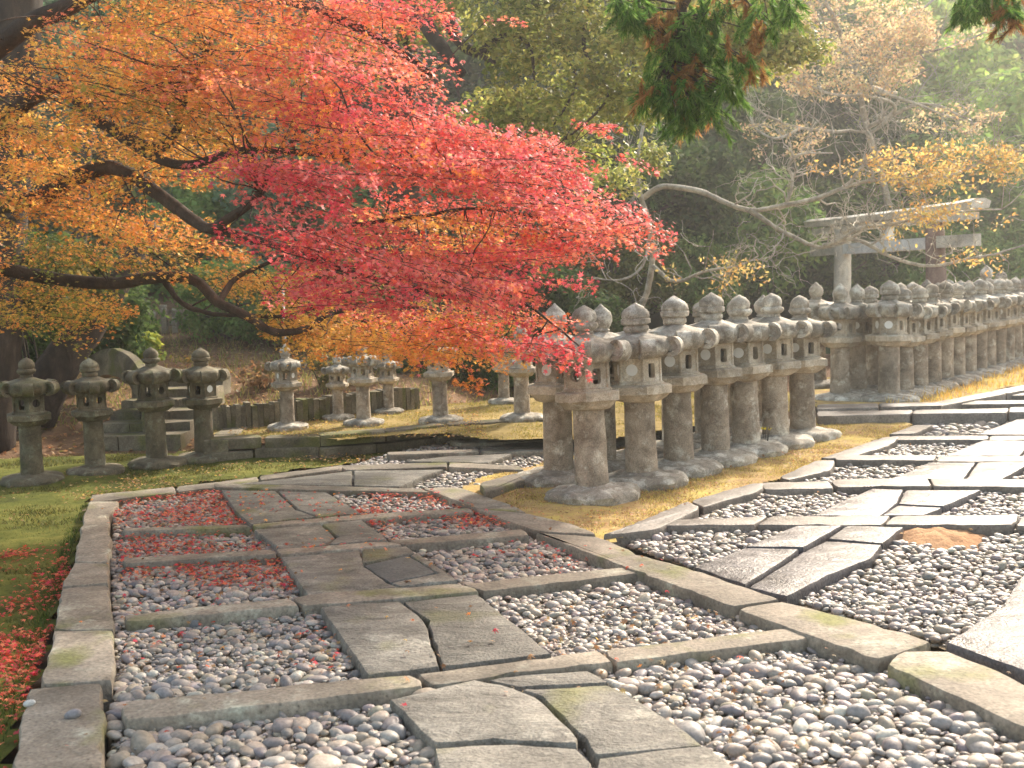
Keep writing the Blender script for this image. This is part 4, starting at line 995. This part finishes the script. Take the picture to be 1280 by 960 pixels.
T(1110, 335, 29, 1.8, 'mid', 'leafy green bush between the torii posts', 'evergreen_bush', 'bush')
T(1180, 345, 29, 1.6, 'mid', 'green bush beside the right torii post', 'evergreen_bush', 'bush')
T(1260, 345, 30, 1.7, 'mid', 'green bush above the far end of the lantern rows', 'evergreen_bush', 'bush')
T(1010, 320, 28, 1.9, 'dark', 'dark bush left of the torii', 'evergreen_bush', 'bush')
T(950, 260, 32, 3.1, 'dark', 'dark shaded tree left of the torii')
T(860, 200, 30, 3.2, 'dark', 'dark tree below the hanging conifer sprig')
T(880, 300, 26, 2.2, 'mid', 'green bushy tree above the near lanterns', 'evergreen_bush', 'bush')
T(790, 260, 24, 2.2, 'dark', 'dark green bush behind the tip of the red maple', 'evergreen_bush', 'bush')
T(770, 340, 22, 1.4, 'yellow', 'yellowish bush above the first near lanterns', 'evergreen_bush', 'bush')
T(930, 345, 27, 1.5, 'dark', 'low dark bush above the middle near lanterns', 'evergreen_bush', 'bush')
T(840, 350, 23, 1.2, 'mid', 'low green bush just above the near lantern finials', 'evergreen_bush', 'bush')
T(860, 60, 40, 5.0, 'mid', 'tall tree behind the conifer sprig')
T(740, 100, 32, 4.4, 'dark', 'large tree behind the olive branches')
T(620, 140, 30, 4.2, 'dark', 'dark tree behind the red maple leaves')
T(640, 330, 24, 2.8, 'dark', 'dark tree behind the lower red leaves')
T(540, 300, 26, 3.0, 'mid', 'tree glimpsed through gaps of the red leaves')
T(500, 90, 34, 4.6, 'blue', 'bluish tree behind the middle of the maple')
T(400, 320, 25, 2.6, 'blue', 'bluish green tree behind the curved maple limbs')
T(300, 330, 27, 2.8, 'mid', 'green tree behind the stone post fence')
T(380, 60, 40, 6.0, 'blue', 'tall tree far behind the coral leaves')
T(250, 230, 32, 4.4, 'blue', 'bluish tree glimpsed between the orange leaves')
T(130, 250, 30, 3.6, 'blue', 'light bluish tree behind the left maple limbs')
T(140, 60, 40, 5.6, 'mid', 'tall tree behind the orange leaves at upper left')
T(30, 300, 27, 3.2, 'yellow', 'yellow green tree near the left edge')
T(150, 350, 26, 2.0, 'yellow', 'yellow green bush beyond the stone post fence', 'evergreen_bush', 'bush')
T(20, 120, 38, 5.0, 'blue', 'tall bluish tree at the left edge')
T(560, 460, 17.5, .75, 'dark', 'dark bush behind the terrace lanterns', 'evergreen_bush', 'bush')
T(610, 450, 18.5, .9, 'mid', 'green bush behind the right terrace lanterns', 'evergreen_bush', 'bush')
T(500, 455, 17.5, .6, 'dark', 'small dark bush behind the middle of the terrace', 'evergreen_bush', 'bush')
T(690, 420, 19, 1.2, 'dark', 'dark bush behind the left end of the near lanterns', 'evergreen_bush', 'bush')
T(60, 400, 16, 1.3, 'dark', 'dark shrub behind the leftmost lanterns', 'evergreen_bush', 'bush')
T(300, 385, 20.5, 1.1, 'mid', 'green bush on the bank beside the thin pale pole', 'evergreen_bush', 'bush')
T(410, 395, 19.5, 1.0, 'dark', 'dark bush under the curved maple limb', 'evergreen_bush', 'bush')
T(90, 395, 19, 1.2, 'mid', 'green bush beyond the leaning trunk', 'evergreen_bush', 'bush')
T(480, 400, 19, 1.0, 'mid', 'green bush behind the paired terrace lanterns', 'evergreen_bush', 'bush')
# forest beyond what can be told apart
cs = []
for i in range(150):
    x = rnd.uniform(-45, 75); y = rnd.uniform(46, 100); cs.append((x, y, terr_z(x, y)+rnd.uniform(2.5, 5)))
arr = [crown_arrays(c, (4, 4, 3.2), 14, 90, 1.6, .34, [(.10, .14, .05), (.13, .17, .07), (.08, .12, .045)], .6) for c in cs]
o = obj('far_forest', leafmesh('far_forest', *[np.concatenate([a[k] for a in arr]) for k in range(4)], DIAM, MT['green'], .1)); tag(o, 'forest canopy covering the hill behind the torii', 'forest', kind='stuff')

# shrubs near the steps
def shrub(name, px, py, y, R, n, lsz, pal, label, shape=OVAL):
    c = P(px, py, y); e = empty(name, (c.x, y, terr_z(c.x, y) if y > 12.4 else -.1)); h = c.z-e.location.z
    a = crown_arrays((0, 0, h), (R*.7, R*.7, R*.6), n, 45, R*.4, lsz, pal, .3); obj('foliage', leafmesh('foliage', *a, shape, MT['leaf'], .15), None, e)
    b = MB()
    for k in range(6): b.tube(wander((0, 0, -.1), (rnd.uniform(-R, R)*.4, rnd.uniform(-R, R)*.4, h), 5, .1, rnd), [.02, .018, .014, .01, .008, .005], 5)
    obj('stems', b.mesh('stems', MT['bark']), None, e); tag(e, label, 'shrub')
shrub('yellow_green_shrub', 176, 436, 17.5, .42, 14, .07, [(.42, .48, .06), (.55, .58, .10), (.30, .38, .05)], 'bright yellow green shrub behind the curved balustrade')
shrub('green_shrub', 222, 487, 15.0, .20, 6, .045, [(.20, .36, .04), (.26, .42, .06)], 'small bright green shrub between two mossy lanterns')
shrub('green_shrub', 22, 338, 14.0, .55, 12, .06, [(.10, .20, .03), (.16, .30, .05)], 'leafy green shrub at the left edge below the orange leaves')
shrub('golden_shrub', 235, 455, 18.5, .5, 9, .05, [AMBR, OLV, (.4, .3, .08)], 'golden brown shrub on the bank above the lanterns')
shrub('brown_shrub', 330, 470, 16.0, .5, 10, .045, [(.26, .15, .07), (.34, .20, .09), (.20, .16, .06)], 'rusty shrub behind the dark retaining wall')
shrub('olive_shrub', 405, 465, 16.0, .45, 10, .045, [(.16, .15, .05), (.22, .18, .06)], 'olive shrub behind the retaining wall near the paired lanterns')
def flower(px, py, lab):
    p = G(px, py, 0); e = empty('yellow_flower_plant', (p.x, p.y, -.03)); b = MB()
    for k in range(5): b.tube([(0, 0, 0), (rnd.uniform(-.05, .05), rnd.uniform(-.05, .05), .2+.05*rnd.random())], [.003, .002], 4)
    obj('stems', b.mesh('stems', MT['bark']), None, e)
    a = crown_arrays((0, 0, .05), (.09, .09, .03), 5, 6, .04, .03, MG, .3); obj('leaves', leafmesh('leaves', *a, OVAL, MT['leaf']), None, e)
    a = crown_arrays((0, 0, .23), (.05, .05, .02), 5, 7, .02, .014, [(.8, .66, .05)], .3); obj('flowers', leafmesh('flowers', *a, OVAL, MT['leaf']), None, e)
    tag(e, lab, 'flower plant')
flower(958, 560, 'small plant with yellow flowers between the sixth lantern and its base')
# dark trunks at the left
def trunk(name, pts, r0, r1, bark, label, parent=None):
    pts = smooth_line(pts, 5); n_ = len(pts); b = MB(); b.tube(pts, [r0+(r1-r0)*i/(n_-1) for i in range(n_)], 14); b.jitter(.02, 4, 2)
    e = empty(name, tuple(pts[0])); o = obj('trunk', b.mesh('trunk', MT[bark]), None, e); o.location = -Vector(pts[0])
    tag(e, label, 'tree'); return e
def add_crown(e, px, py, y, R, n_cl, n_lf, clr, lsz, pal, shape=DIAM, mat='green', hollow=.3):
    c = P(px, py, y)-e.location; a = crown_arrays(tuple(c), R, n_cl, n_lf, clr, lsz, pal, hollow); obj('crown', leafmesh('crown', *a, shape, MT[mat], .15), None, e)
e = trunk('leaning_tree', [P(40, 520, 14), P(75, 455, 14), P(110, 410, 14.2), P(150, 350, 14.5), P(190, 280, 15)], .30, .12, 'bark', 'dark leaning trunk under shaded leaves behind the left lanterns')
add_crown(e, 60, 360, 13.5, (1.0, .8, .6), 26, 120, .35, .06, [(.05, .08, .02), (.09, .10, .03), (.30, .22, .04)])
e = trunk('cedar_tree', [P(-22, 580, 13), P(-6, 300, 13), P(12, 100, 13), P(22, -120, 13), P(28, -500, 13)], .36, .26, 'bark', 'thick dark cedar trunk at the upper left corner')
add_crown(e, 20, -400, 13, (3.6, 2.4, 1.6), 60, 160, .7, .10, DG)
e = trunk('slim_tree', [P(95, 470, 19), P(100, 330, 19), P(108, 200, 19), P(112, 60, 19)], .10, .07, 'cedarb', 'slim dark trunk seen through the gap at the left')
add_crown(e, 110, 40, 19, (2.2, 1.6, 1.4), 30, 120, .6, .10, BG)

# olive evergreen whose branches hang over the court
ot = trunk('olive_leaved_tree', [P(520, 470, 17.5), P(512, 300, 17), P(500, 120, 16), P(520, -60, 15)], .30, .18, 'bark', 'large evergreen with olive leaves spreading over the top centre')
b = MB()
def br(pts, r0, r1, mb): 
    pts = smooth_line(pts, 6); n_ = len(pts); mb.tube([p-ot.location for p in pts], [r0+(r1-r0)*i/(n_-1) for i in range(n_)], 8)
br([P(500, 120, 16), P(515, 20, 14), P(545, 50, 13), P(560, 70, 12.8), P(578, 92, 12.6)], .12, .05, b)
br([P(520, -60, 15), P(560, 20, 13.5), P(575, 52, 13), P(600, 66, 12.8), P(620, 48, 12.7), P(648, 44, 12.7), P(664, 66, 12.6), P(668, 100, 12.6)], .09, .012, b)
br([P(600, 66, 12.8), P(612, 76, 12.7), P(622, 78, 12.7)], .04, .02, b)
br([P(520, -60, 15), P(640, -40, 14), P(740, -10, 13), P(860, 20, 12.5), P(960, 50, 12.5)], .12, .02, b)
br([P(740, -10, 13), P(730, 60, 12.8), P(760, 120, 12.6), P(700, 180, 12.8)], .03, .01, b)
br([P(640, -40, 14), P(690, 40, 13.3), P(720, 100, 13), P(690, 160, 12.9)], .035, .01, b)
obj('limbs', b.mesh('limbs', MT['bark']), None, ot)
OP = [(.27, .30, .07), (.35, .36, .09), (.20, .24, .055), (.42, .40, .11)]
A4 = []
for (x, y, d, rx, ry, rd, n) in [(640, 40, 12.8, 60, 60, .8, 16), (720, 50, 12.6, 80, 60, 1, 26), (820, 40, 12.4, 90, 55, 1, 26), (920, 30, 12.2, 80, 45, .8, 22), (975, 60, 12, 60, 40, .6, 18), (700, 130, 13, 90, 42, .8, 24), (640, 150, 13.4, 60, 30, .6, 10), (780, 120, 12.8, 60, 40, .6, 14),
                                 (720, 195, 13.5, 60, 24, .5, 8), (860, 90, 12.5, 60, 36, .6, 12), (560, -40, 13, 120, 50, 1, 18), (760, -60, 12.6, 160, 50, 1, 26), (960, -50, 12.2, 120, 45, 1, 18), (540, 30, 14, 60, 40, .6, 10), (820, 200, 15, 40, 22, .4, 4), (760, 225, 16, 60, 20, .5, 6),
    (330, -60, 15.5, 110, 70, 1.2, 34), (450, -80, 16, 110, 80, 1.2, 34), (560, -120, 15.5, 110, 60, 1.0, 26), (240, 0, 15, 90, 60, 1.0, 20), (420, 60, 15.5, 110, 60, 1, 22), (680, -160, 15, 130, 60, 1.2, 26)]:  # this row: clumps added behind the maple to shade the left lawn
    for j in range(n):
        u = unit(1)[0]*rnd.random()**.4; c = P(x+u[0]*rx, y+u[1]*ry, d+u[2]*rd)-ot.location
        m = 130; v_ = unit(m)*rg.random((m, 1))**.4; rr = .30*rnd.uniform(.7, 1.3)
        A4.append((np.array(c)+v_*np.array([1.15, 1, .62])*rr, v_*.6+np.array([0, -.2, .8])+rg.normal(0, .5, (m, 3)), rg.uniform(.03, .05, m), palette(OP, m, .16, rnd.randrange(4))))
obj('crown', leafmesh('crown', *[np.concatenate([a[k] for a in A4]) for k in range(4)], OVAL, MT['leaf'], .2), None, ot)

# ------------------------------------------------------------------ pale bare tree with yellow tufts
def growtree(name, mains, label, tufts, twmax=2.2, pal=[(.66, .47, .14), (.60, .47, .17), (.66, .38, .11)], seed=3, dens=.7, tuftn=13, lsz=.034):
    rn = random.Random(seed); e = empty(name, tuple(mains[0][0][0])); tag(e, label, 'tree'); org = e.location.copy(); tips = []
    tw = MB()
    def twig(p, d, L, r, lv):
        n_ = 6; pts = [p]; q = p.copy(); dd = d.copy()
        for i in range(n_):
            dd = (dd+Vector((rn.gauss(0, .36), rn.gauss(0, .36), rn.gauss(0.03, .36)))).normalized(); q = q+dd*(L/n_); pts.append(q.copy())
            if lv > 0 and rn.random() < .62*dens:
                s = (dd+Vector((rn.gauss(0, .8), rn.gauss(0, .8), rn.gauss(.1, .8)))).normalized(); twig(q, s, L*rn.uniform(.45, .75), r*(1-i/n_)*.6+.002, lv-1)
        tw.tube([x-org for x in pts], [max(.0035, r*(1-i/(n_+1))) for i in range(n_+1)], 5)
        tips.append(pts[-1]); tips.append(pts[-3])
    for pts, r0, r1, nm, k in mains:
        pts = smooth_line(pts, 6); n_ = len(pts); pts = [p+noise.noise_vector(p*1.7)*.05 for p in pts]
        b = MB(); b.tube([p-org for p in pts], [r0+(r1-r0)*i/(n_-1) for i in range(n_)], 9); b.jitter(.008, 9, 1); obj(nm, b.mesh(nm, MT['paleb']), None, e)
        for i in range(int(k*dens)):
            j = rn.randrange(max(1, n_//5), n_); t = (pts[j]-pts[j-1]).normalized()
            s = (t*.7+Vector((rn.gauss(0, .7), rn.gauss(0, .6), rn.gauss(.25, .75)))).normalized()
            twig(pts[j], s, rn.uniform(.35, 1)*twmax*.5, (r0+(r1-r0)*j/n_)*.38+.004, 2)
    o = obj('twigs', tw.mesh('twigs', MT['paleb']), None, e); tag(o, kind='stuff')
    # tufts of leaves on tips lying inside the leafy zones
    C_, N_, S_, K_ = [], [], [], []
    for t in tips:
        d = t-CP; z = d.dot(Fv); x = 640+FPX*d.dot(Rv)/z; y = 480-FPX*d.dot(Uv)/z
        for (cx, cy, rx, ry, pr) in tufts:
            if ((x-cx)/rx)**2+((y-cy)/ry)**2 < 1 and rn.random() < pr:
                m = tuftn; C_.append(np.array(t-org)+rg.normal(0, .085, (m, 3))*np.array([1.3, 1, .7])); N_.append(rg.normal(0, .7, (m, 3))+np.array([0, -.3, .7])); S_.append(rg.uniform(.7, 1.3, m)*lsz); K_.append(palette(pal, m, .15)); break
    if C_:
        o = obj('foliage', leafmesh('foliage', np.concatenate(C_), np.concatenate(N_), np.concatenate(S_), np.concatenate(K_), OVAL, MT['leaf'], .2), None, e); tag(o, kind='stuff')
    print(name, len(tips)); return e
d = 17.5
growtree('pale_bare_tree', [
    ([P(790, 430, 19), P(815, 330, 18.5), P(808, 270, 18), P(800, 226, 17.8), P(798, 190, 17.8), P(812, 120, 18)], .055, .025, 'trunk', 10),
    ([P(806, 245, 18), P(830, 233, 17.8), P(868, 236, 17.6), P(905, 254, 17.3), P(940, 263, 17), P(985, 255, 16.8), P(1030, 243, 16.6), P(1060, 232, 16.4), P(1095, 224, 16.2), P(1140, 231, 16), P(1190, 216, 16), P(1235, 200, 16), P(1290, 185, 16)], .050, .012, 'limb', 34),
    ([P(935, 262, 17), P(965, 282, 16.9), P(995, 298, 16.8), P(1030, 308, 16.6), P(1060, 302, 16.5)], .040, .016, 'limb', 16),
    ([P(1030, 306, 16.6), P(1065, 300, 16.4), P(1110, 318, 16.2), P(1160, 332, 16), P(1210, 322, 16), P(1250, 318, 16), P(1300, 300, 16)], .03, .012, 'limb', 16),
    ([P(1045, 303, 16.5), P(1075, 285, 16.3), P(1120, 280, 16.2), P(1180, 268, 16), P(1250, 262, 16)], .028, .01, 'limb', 18),
    ([P(985, 255, 16.8), P(992, 225, 16.8), P(985, 205, 16.8), P(1000, 192, 16.7), P(1040, 190, 16.6)], .03, .01, 'limb', 10),
    ([P(1060, 232, 16.4), P(1080, 205, 16.3), P(1120, 195, 16.2), P(1180, 188, 16)], .026, .01, 'limb', 14),
    ([P(815, 335, 18.4), P(845, 352, 18), P(880, 340, 17.8), P(925, 330, 17.6), P(948, 318, 17.5)], .035, .01, 'limb', 16),
    ([P(812, 300, 18.3), P(800, 335, 18), P(780, 350, 17.8), P(740, 345, 17.6)], .03, .01, 'limb', 8)],
    'pale barked tree with a long twisting limb and yellow leaf tufts before the torii',
    [(1190, 208, 100, 30, .75), (1060, 200, 60, 20, .2), (1200, 268, 80, 18, .45), (1240, 320, 50, 20, .3), (890, 345, 60, 22, .45), (1130, 300, 60, 20, .1)])
growtree('pale_bare_tree', [
    ([P(1130, 470, 29), P(1120, 300, 29), P(1085, 160, 28), P(1060, 60, 28)], .11, .06, 'trunk', 4),
    ([P(1085, 170, 28), P(1120, 135, 27), P(1080, 120, 26), P(1040, 118, 25.5), P(990, 100, 25)], .05, .02, 'limb', 18),
    ([P(1085, 160, 28), P(1150, 130, 27), P(1210, 150, 26)], .06, .02, 'limb', 14),
    ([P(1120, 118, 27.5), P(1085, 108, 26), P(1130, 125, 26), P(1170, 140, 26), P(1215, 155, 26)], .05, .02, 'limb', 16),
    ([P(1065, 80, 28), P(1110, 72, 27), P(1160, 66, 26), P(1220, 45, 26), P(1250, 30, 26)], .04, .015, 'limb', 16),
    ([P(1060, 60, 28), P(1040, 20, 27), P(1020, -20, 27)], .07, .03, 'limb', 14),
    ([P(1085, 165, 28), P(1000, 160, 26), P(950, 140, 25), P(925, 115, 25)], .04, .015, 'limb', 16),
    ([P(1000, 160, 26), P(975, 172, 25), P(950, 165, 25), P(935, 140, 25), P(922, 112, 25)], .035, .015, 'limb', 10),
    ([P(1065, 90, 28), P(1130, 30, 26), P(1180, -10, 26)], .06, .02, 'limb', 14)],
    'taller pale barked tree with sparse pinkish orange leaves at the upper right',
    [(1050, 50, 120, 75, .85), (1190, 150, 60, 20, .4), (1225, 40, 50, 22, .35), (980, 175, 60, 25, .3)], twmax=3.4, pal=[(.66, .50, .30), (.62, .52, .26), (.66, .42, .22)], seed=5, dens=.7, tuftn=15, lsz=.045)

# ------------------------------------------------------------------ conifer sprays hanging in the upper right, near
ct = empty('conifer_tree', (5.6, 5.2, -.15)); tag(ct, 'near conifer whose green and rusty sprays hang in from the top right', 'conifer')
b = MB(); b.tube([(5.6, 5.2, -.3), (5.5, 5.2, 2), (5.3, 5.2, 4.2), (5.1, 5.1, 7)], [.22, .19, .15, .08], 12); o = obj('trunk', b.mesh('trunk', MT['cedarb']), None, ct); o.location = -ct.location
b = MB(); A5 = []
main = smooth_line([Vector((5.3, 5.2, 4.1)), Vector((3.6, 5.2, 4.0)), Vector((2.2, 5.1, 3.75)), P(900, -40, 5.0), P(850, 30, 5.0), P(830, 80, 5)], 6)
b.tube(main, [.05*(1-i/len(main))+.006 for i in range(len(main))], 7)
sp = [(800, 15, 30), (850, 30, 45), (900, 30, 45), (950, 20, 30), (870, 80, 42), (840, 105, 38), (885, 120, 36), (820, 115, 28), (855, 145, 22), (930, 70, 26), (780, 10, 20), (910, 105, 24), (845, 60, 45), (1210, 2, 20), (1262, 10, 26), (1240, -12, 30), (990, 5, 18)]
main2 = smooth_line([Vector((5.3, 5.2, 4.3)), Vector((3.7, 5.1, 3.9)), P(1290, -60, 5), P(1270, -10, 5)], 5); b.tube(main2, [.03*(1-i/len(main2))+.005 for i in range(len(main2))], 6)
mA = np.array([tuple(p) for p in main+main2])
NG = [(.10, .21, .04), (.15, .27, .05), (.07, .15, .03), (.20, .32, .07)]; NR = [(.36, .19, .06), (.42, .22, .07), (.28, .15, .05)]
for (x, y, r) in sp:
    for j in range(int(r*.95)):
        u = unit(1)[0]*rnd.random()**.5; c = P(x+u[0]*r, y+u[1]*r, 5+u[2]*.22); rust = noise.noise(c*6) > .24
        q = Vector(mA[int((np.linalg.norm(mA-np.array(c), axis=1)).argmin())])
        dn = Vector((rnd.gauss(0, .65), rnd.gauss(0, .6), -1)).normalized(); Ln = rnd.uniform(.07, .13)
        if j % 3 == 0: b.tube(wander(q, c, 5, .1, rnd)+[c+dn*Ln], [.004, .004, .003, .003, .002, .002, .001], 4)
        m = 70; t = rg.random(m)[:, None]; side = unit(m)
        cc = np.array(c)+t*Ln*np.array(dn)+side*.014
        dirs = np.array(dn)*.9+side*.6; nrm = np.cross(dirs, rg.normal(size=(m, 3)))
        A5.append((cc, dirs, nrm, rg.uniform(.012, .026, m), palette(NR if rust else NG, m, .18)))
o = obj('branches', b.mesh('branches', MT['bark']), None, ct); o.location = -ct.location
cc, dd, nn, ss_, kk = [np.concatenate([a[k] for a in A5]) for k in range(5)]
dd /= np.linalg.norm(dd, axis=1, keepdims=True); nn /= np.maximum(np.linalg.norm(nn, axis=1, keepdims=True), 1e-6)
sd_ = np.cross(dd, nn); sh = np.array(NEEDLE)
V = cc[:, None, :]+ss_[:, None, None]*(sd_[:, None, :]*sh[None, :, 0:1]*1.6+dd[:, None, :]*sh[None, :, 1:2])
o = obj('needles', rawmesh('needles', V, 3, MT['leaf'], kk), None, ct); o.location = -ct.location; tag(o, kind='stuff')
# its crown above and out of the picture
a = crown_arrays((-.3, .1, 6.6), (1.6, 1.4, 1.6), 40, 150, .5, .05, DG, .3); obj('crown', leafmesh('crown', *a, DIAM, MT['green']), None, ct)

# ------------------------------------------------------------------ fallen leaves, moss tufts, grass
def fallen(name, label, regions, z0=.006, size=(.016, .03), mat='leaf'):
    Cs, Ks = [], []
    for (poly, n, pal, z) in regions:
        pw = [tuple(G(a, b, z))[:2] for a, b in poly]; xs = [p[0] for p in pw]; ys = [p[1] for p in pw]
        X = rg.uniform(min(xs), max(xs), n*4); Y = rg.uniform(min(ys), max(ys), n*4); ok = inpoly(X, Y, pw)
        # drifts
        dn = np.array([noise.noise(Vector((x*1.1, y*1.1, 5)))+.5*noise.noise(Vector((x*3, y*3, 9))) for x, y in zip(X, Y)]); ok &= dn > rg.normal(-.05, .22, len(X))
        X = X[ok][:n]; Y = Y[ok][:n]; Cs.append(np.column_stack([X, Y, np.full(len(X), z)+rg.uniform(.003, .02, len(X))])); Ks.append(palette(pal, len(X), .2))
    C_ = np.concatenate(Cs); N = len(C_)
    o = obj(name, leafmesh(name, C_, np.column_stack([rg.normal(0, .35, (N, 2)), np.ones(N)]), rg.uniform(*size, N), np.concatenate(Ks), MAPLE, MT[mat], .3)); tag(o, label, 'fallen leaves', kind='stuff')
FR = [RED, CRIM, CORL, (.42, .06, .03)]; FB = [(.34, .20, .09), (.42, .28, .14), (.28, .15, .07), (.50, .36, .2), (.45, .22, .10)]
fallen('fallen_red_leaves', 'red maple leaves fallen on the moss and the gravel at the left', [
    ([(-60, 700), (85, 672), (88, 720), (70, 770), (45, 850), (10, 960), (-40, 1000), (-200, 1000)], 3800, FR, -.075),
    ([(0, 660), (118, 620), (250, 610), (90, 590), (0, 600)], 260, FB, -.075),
    ([(140, 625), (270, 612), (360, 690), (370, 740), (150, 730)], 2600, FR+FR+[FB[0], FB[3]], -.035),
    ([(150, 735), (380, 748), (460, 840), (150, 840)], 170, FR+FB, -.035),
    ([(380, 612), (545, 615), (650, 655), (480, 670), (440, 640)], 1300, FR+[CORL], -.035),
    ([(560, 690), (660, 672), (780, 700), (700, 720)], 60, FR, -.035),
    ([(280, 615), (540, 612), (655, 655), (480, 680), (350, 690)], 240, FR+[ORNG], .004),
    ([(100, 620), (700, 620), (1000, 790), (700, 960), (60, 960)], 110, FR+[ORNG, AMBR]+FB, .006),
    ([(520, 750), (1000, 770), (1200, 960), (600, 960)], 260, FB, -.03)])
fallen('fallen_brown_leaves', 'brown and tan leaves fallen over the lawn, terrace and lantern beds', [
    ([(0, 640), (100, 600), (600, 548), (600, 560), (270, 602), (110, 625)], 1500, FB+[AMBR], -.07),
    ([(280, 545), (610, 548), (600, 508), (300, 525)], 1500, FB+[AMBR, LEM], TZ),
    ([(640, 640), (760, 664), (950, 604), (1100, 545), (1000, 530), (600, 600)], 1500, FB+[(.55, .30, .16)], -.012),
    ([(720, 640), (1000, 585), (1100, 545), (960, 575), (760, 660)], 500, FB, -.012),
    ([(1000, 560), (1280, 500), (1280, 960), (900, 740)], 220, FB, -.02)], size=(.014, .026))
# litter on the bank
X = rg.uniform(-9, 1.5, 9000); Y = rg.uniform(12.45, 20, 9000); Zb = np.array([terr_z(x, y) for x, y in zip(X, Y)])
o = obj('leaf_litter', leafmesh('leaf_litter', np.column_stack([X, Y, Zb+.02]), np.column_stack([rg.normal(0, .4, (9000, 2)), np.ones(9000)]), rg.uniform(.03, .06, 9000), palette(FB+[(.2, .18, .05)], 9000, .25), MAPLE, MT['leaf'], .3)); tag(o, 'brown leaf litter covering the bank behind the left lanterns', 'leaf litter', kind='stuff')
def blades(name, label, poly, z, n, h, pal, world=False, zf=None, lean=.35, wdt=.0035):
    pw = poly if world else [tuple(G(a, b, z))[:2] for a, b in poly]; xs = [p[0] for p in pw]; ys = [p[1] for p in pw]
    X = rg.uniform(min(xs), max(xs), n*3); Y = rg.uniform(min(ys), max(ys), n*3); ok = inpoly(X, Y, pw); X = X[ok][:n]; Y = Y[ok][:n]; N = len(X)
    nz = np.array([noise.noise(Vector((x*2.2, y*2.2, 1))) for x, y in zip(X, Y)])
    k = nz > rg.normal(-.12, .15, N); X = X[k]; Y = Y[k]; N = len(X)
    H = rg.uniform(.5, 1.2, N)*h; a = rg.uniform(0, 6.28, N); dx = np.cos(a); dy = np.sin(a); w_ = wdt*rg.uniform(.7, 1.4, N)
    zb = np.full(N, z) if zf is None else np.array([zf(x, y) for x, y in zip(X, Y)])
    l = rg.normal(0, lean, (N, 2))*H[:, None]
    V = np.stack([np.column_stack([X-dx*w_, Y-dy*w_, zb]), np.column_stack([X+dx*w_, Y+dy*w_, zb]), np.column_stack([X+l[:, 0], Y+l[:, 1], zb+H])], 1)
    o = obj(name, rawmesh(name, V, 3, MT['grass'], palette(pal, N, .2))); tag(o, label, 'moss' if 'moss' in name else 'grass', kind='stuff')
MGp = [(.085, .09, .02), (.13, .125, .03), (.06, .07, .015), (.20, .165, .045)]
blades('moss_tufts', 'green moss on the lawn left of the path', [(-300, 960), (30, 860), (100, 690), (118, 622), (270, 604), (500, 566), (600, 550), (270, 560), (100, 570), (-300, 580)], -.10, 70000, .028, MGp, lean=.6, wdt=.004)
blades('golden_moss_tufts', 'golden moss around the bases of the near lanterns', BEDP, -.035, 60000, .022, [(.52, .42, .11), (.44, .33, .12), (.58, .50, .16), (.42, .29, .14), (.34, .24, .12)], world=True, lean=.7, wdt=.0045)
blades('golden_grass', 'golden grass strip in front of the far lantern rows', [(1106, 506), (1180, 502), (1330, 468), (1500, 445), (1500, 425), (1280, 455), (1200, 482), (1115, 500)], .02, 16000, .10, [(.66, .44, .10), (.60, .36, .08), (.70, .52, .16)], lean=.3, wdt=.006)
blades('terrace_grass', 'short dry grass and moss on the terrace', TERRP, TZ-.03, 40000, .03, [(.34, .27, .07), (.42, .34, .10), (.26, .24, .06)], world=True, lean=.6, wdt=.006)
blades('kerb_moss', 'dark green moss growing along the outer side of the left kerb', [(-10, 1000), (28, 870), (60, 780), (88, 700), (106, 640), (112, 628), (96, 640), (70, 700), (40, 790), (0, 880), (-60, 1000)], -.09, 9000, .05, [(.05, .08, .015), (.08, .12, .02)], lean=.5, wdt=.004)
Xn = 14000
blades('bank_grass', 'dry grass and weeds on the bank beyond the terrace', [(-9, 14), (2, 14), (2, 24), (-9, 24)], 0, 12000, .16, [(.30, .26, .08), (.42, .34, .12), (.22, .26, .07)], world=True, zf=terr_z, lean=.4, wdt=.008)

# ------------------------------------------------------------------ haze
b = MB(); b.box((0, 68, 19.5), (460, 250, 43)); m = bpy.data.materials.new('haze'); m.use_nodes = True; n = m.node_tree; n.nodes.clear()
vo = n.nodes.new('ShaderNodeVolumePrincipled'); oo = n.nodes.new('ShaderNodeOutputMaterial'); n.links.new(vo.outputs[0], oo.inputs['Volume'])
vo.inputs['Density'].default_value = .0020; vo.inputs['Color'].default_value = (.95, .96, .97, 1); vo.inputs['Anisotropy'].default_value = .55
hz = obj('haze', b.mesh('haze', m, False)); tag(hz, kind='stuff')
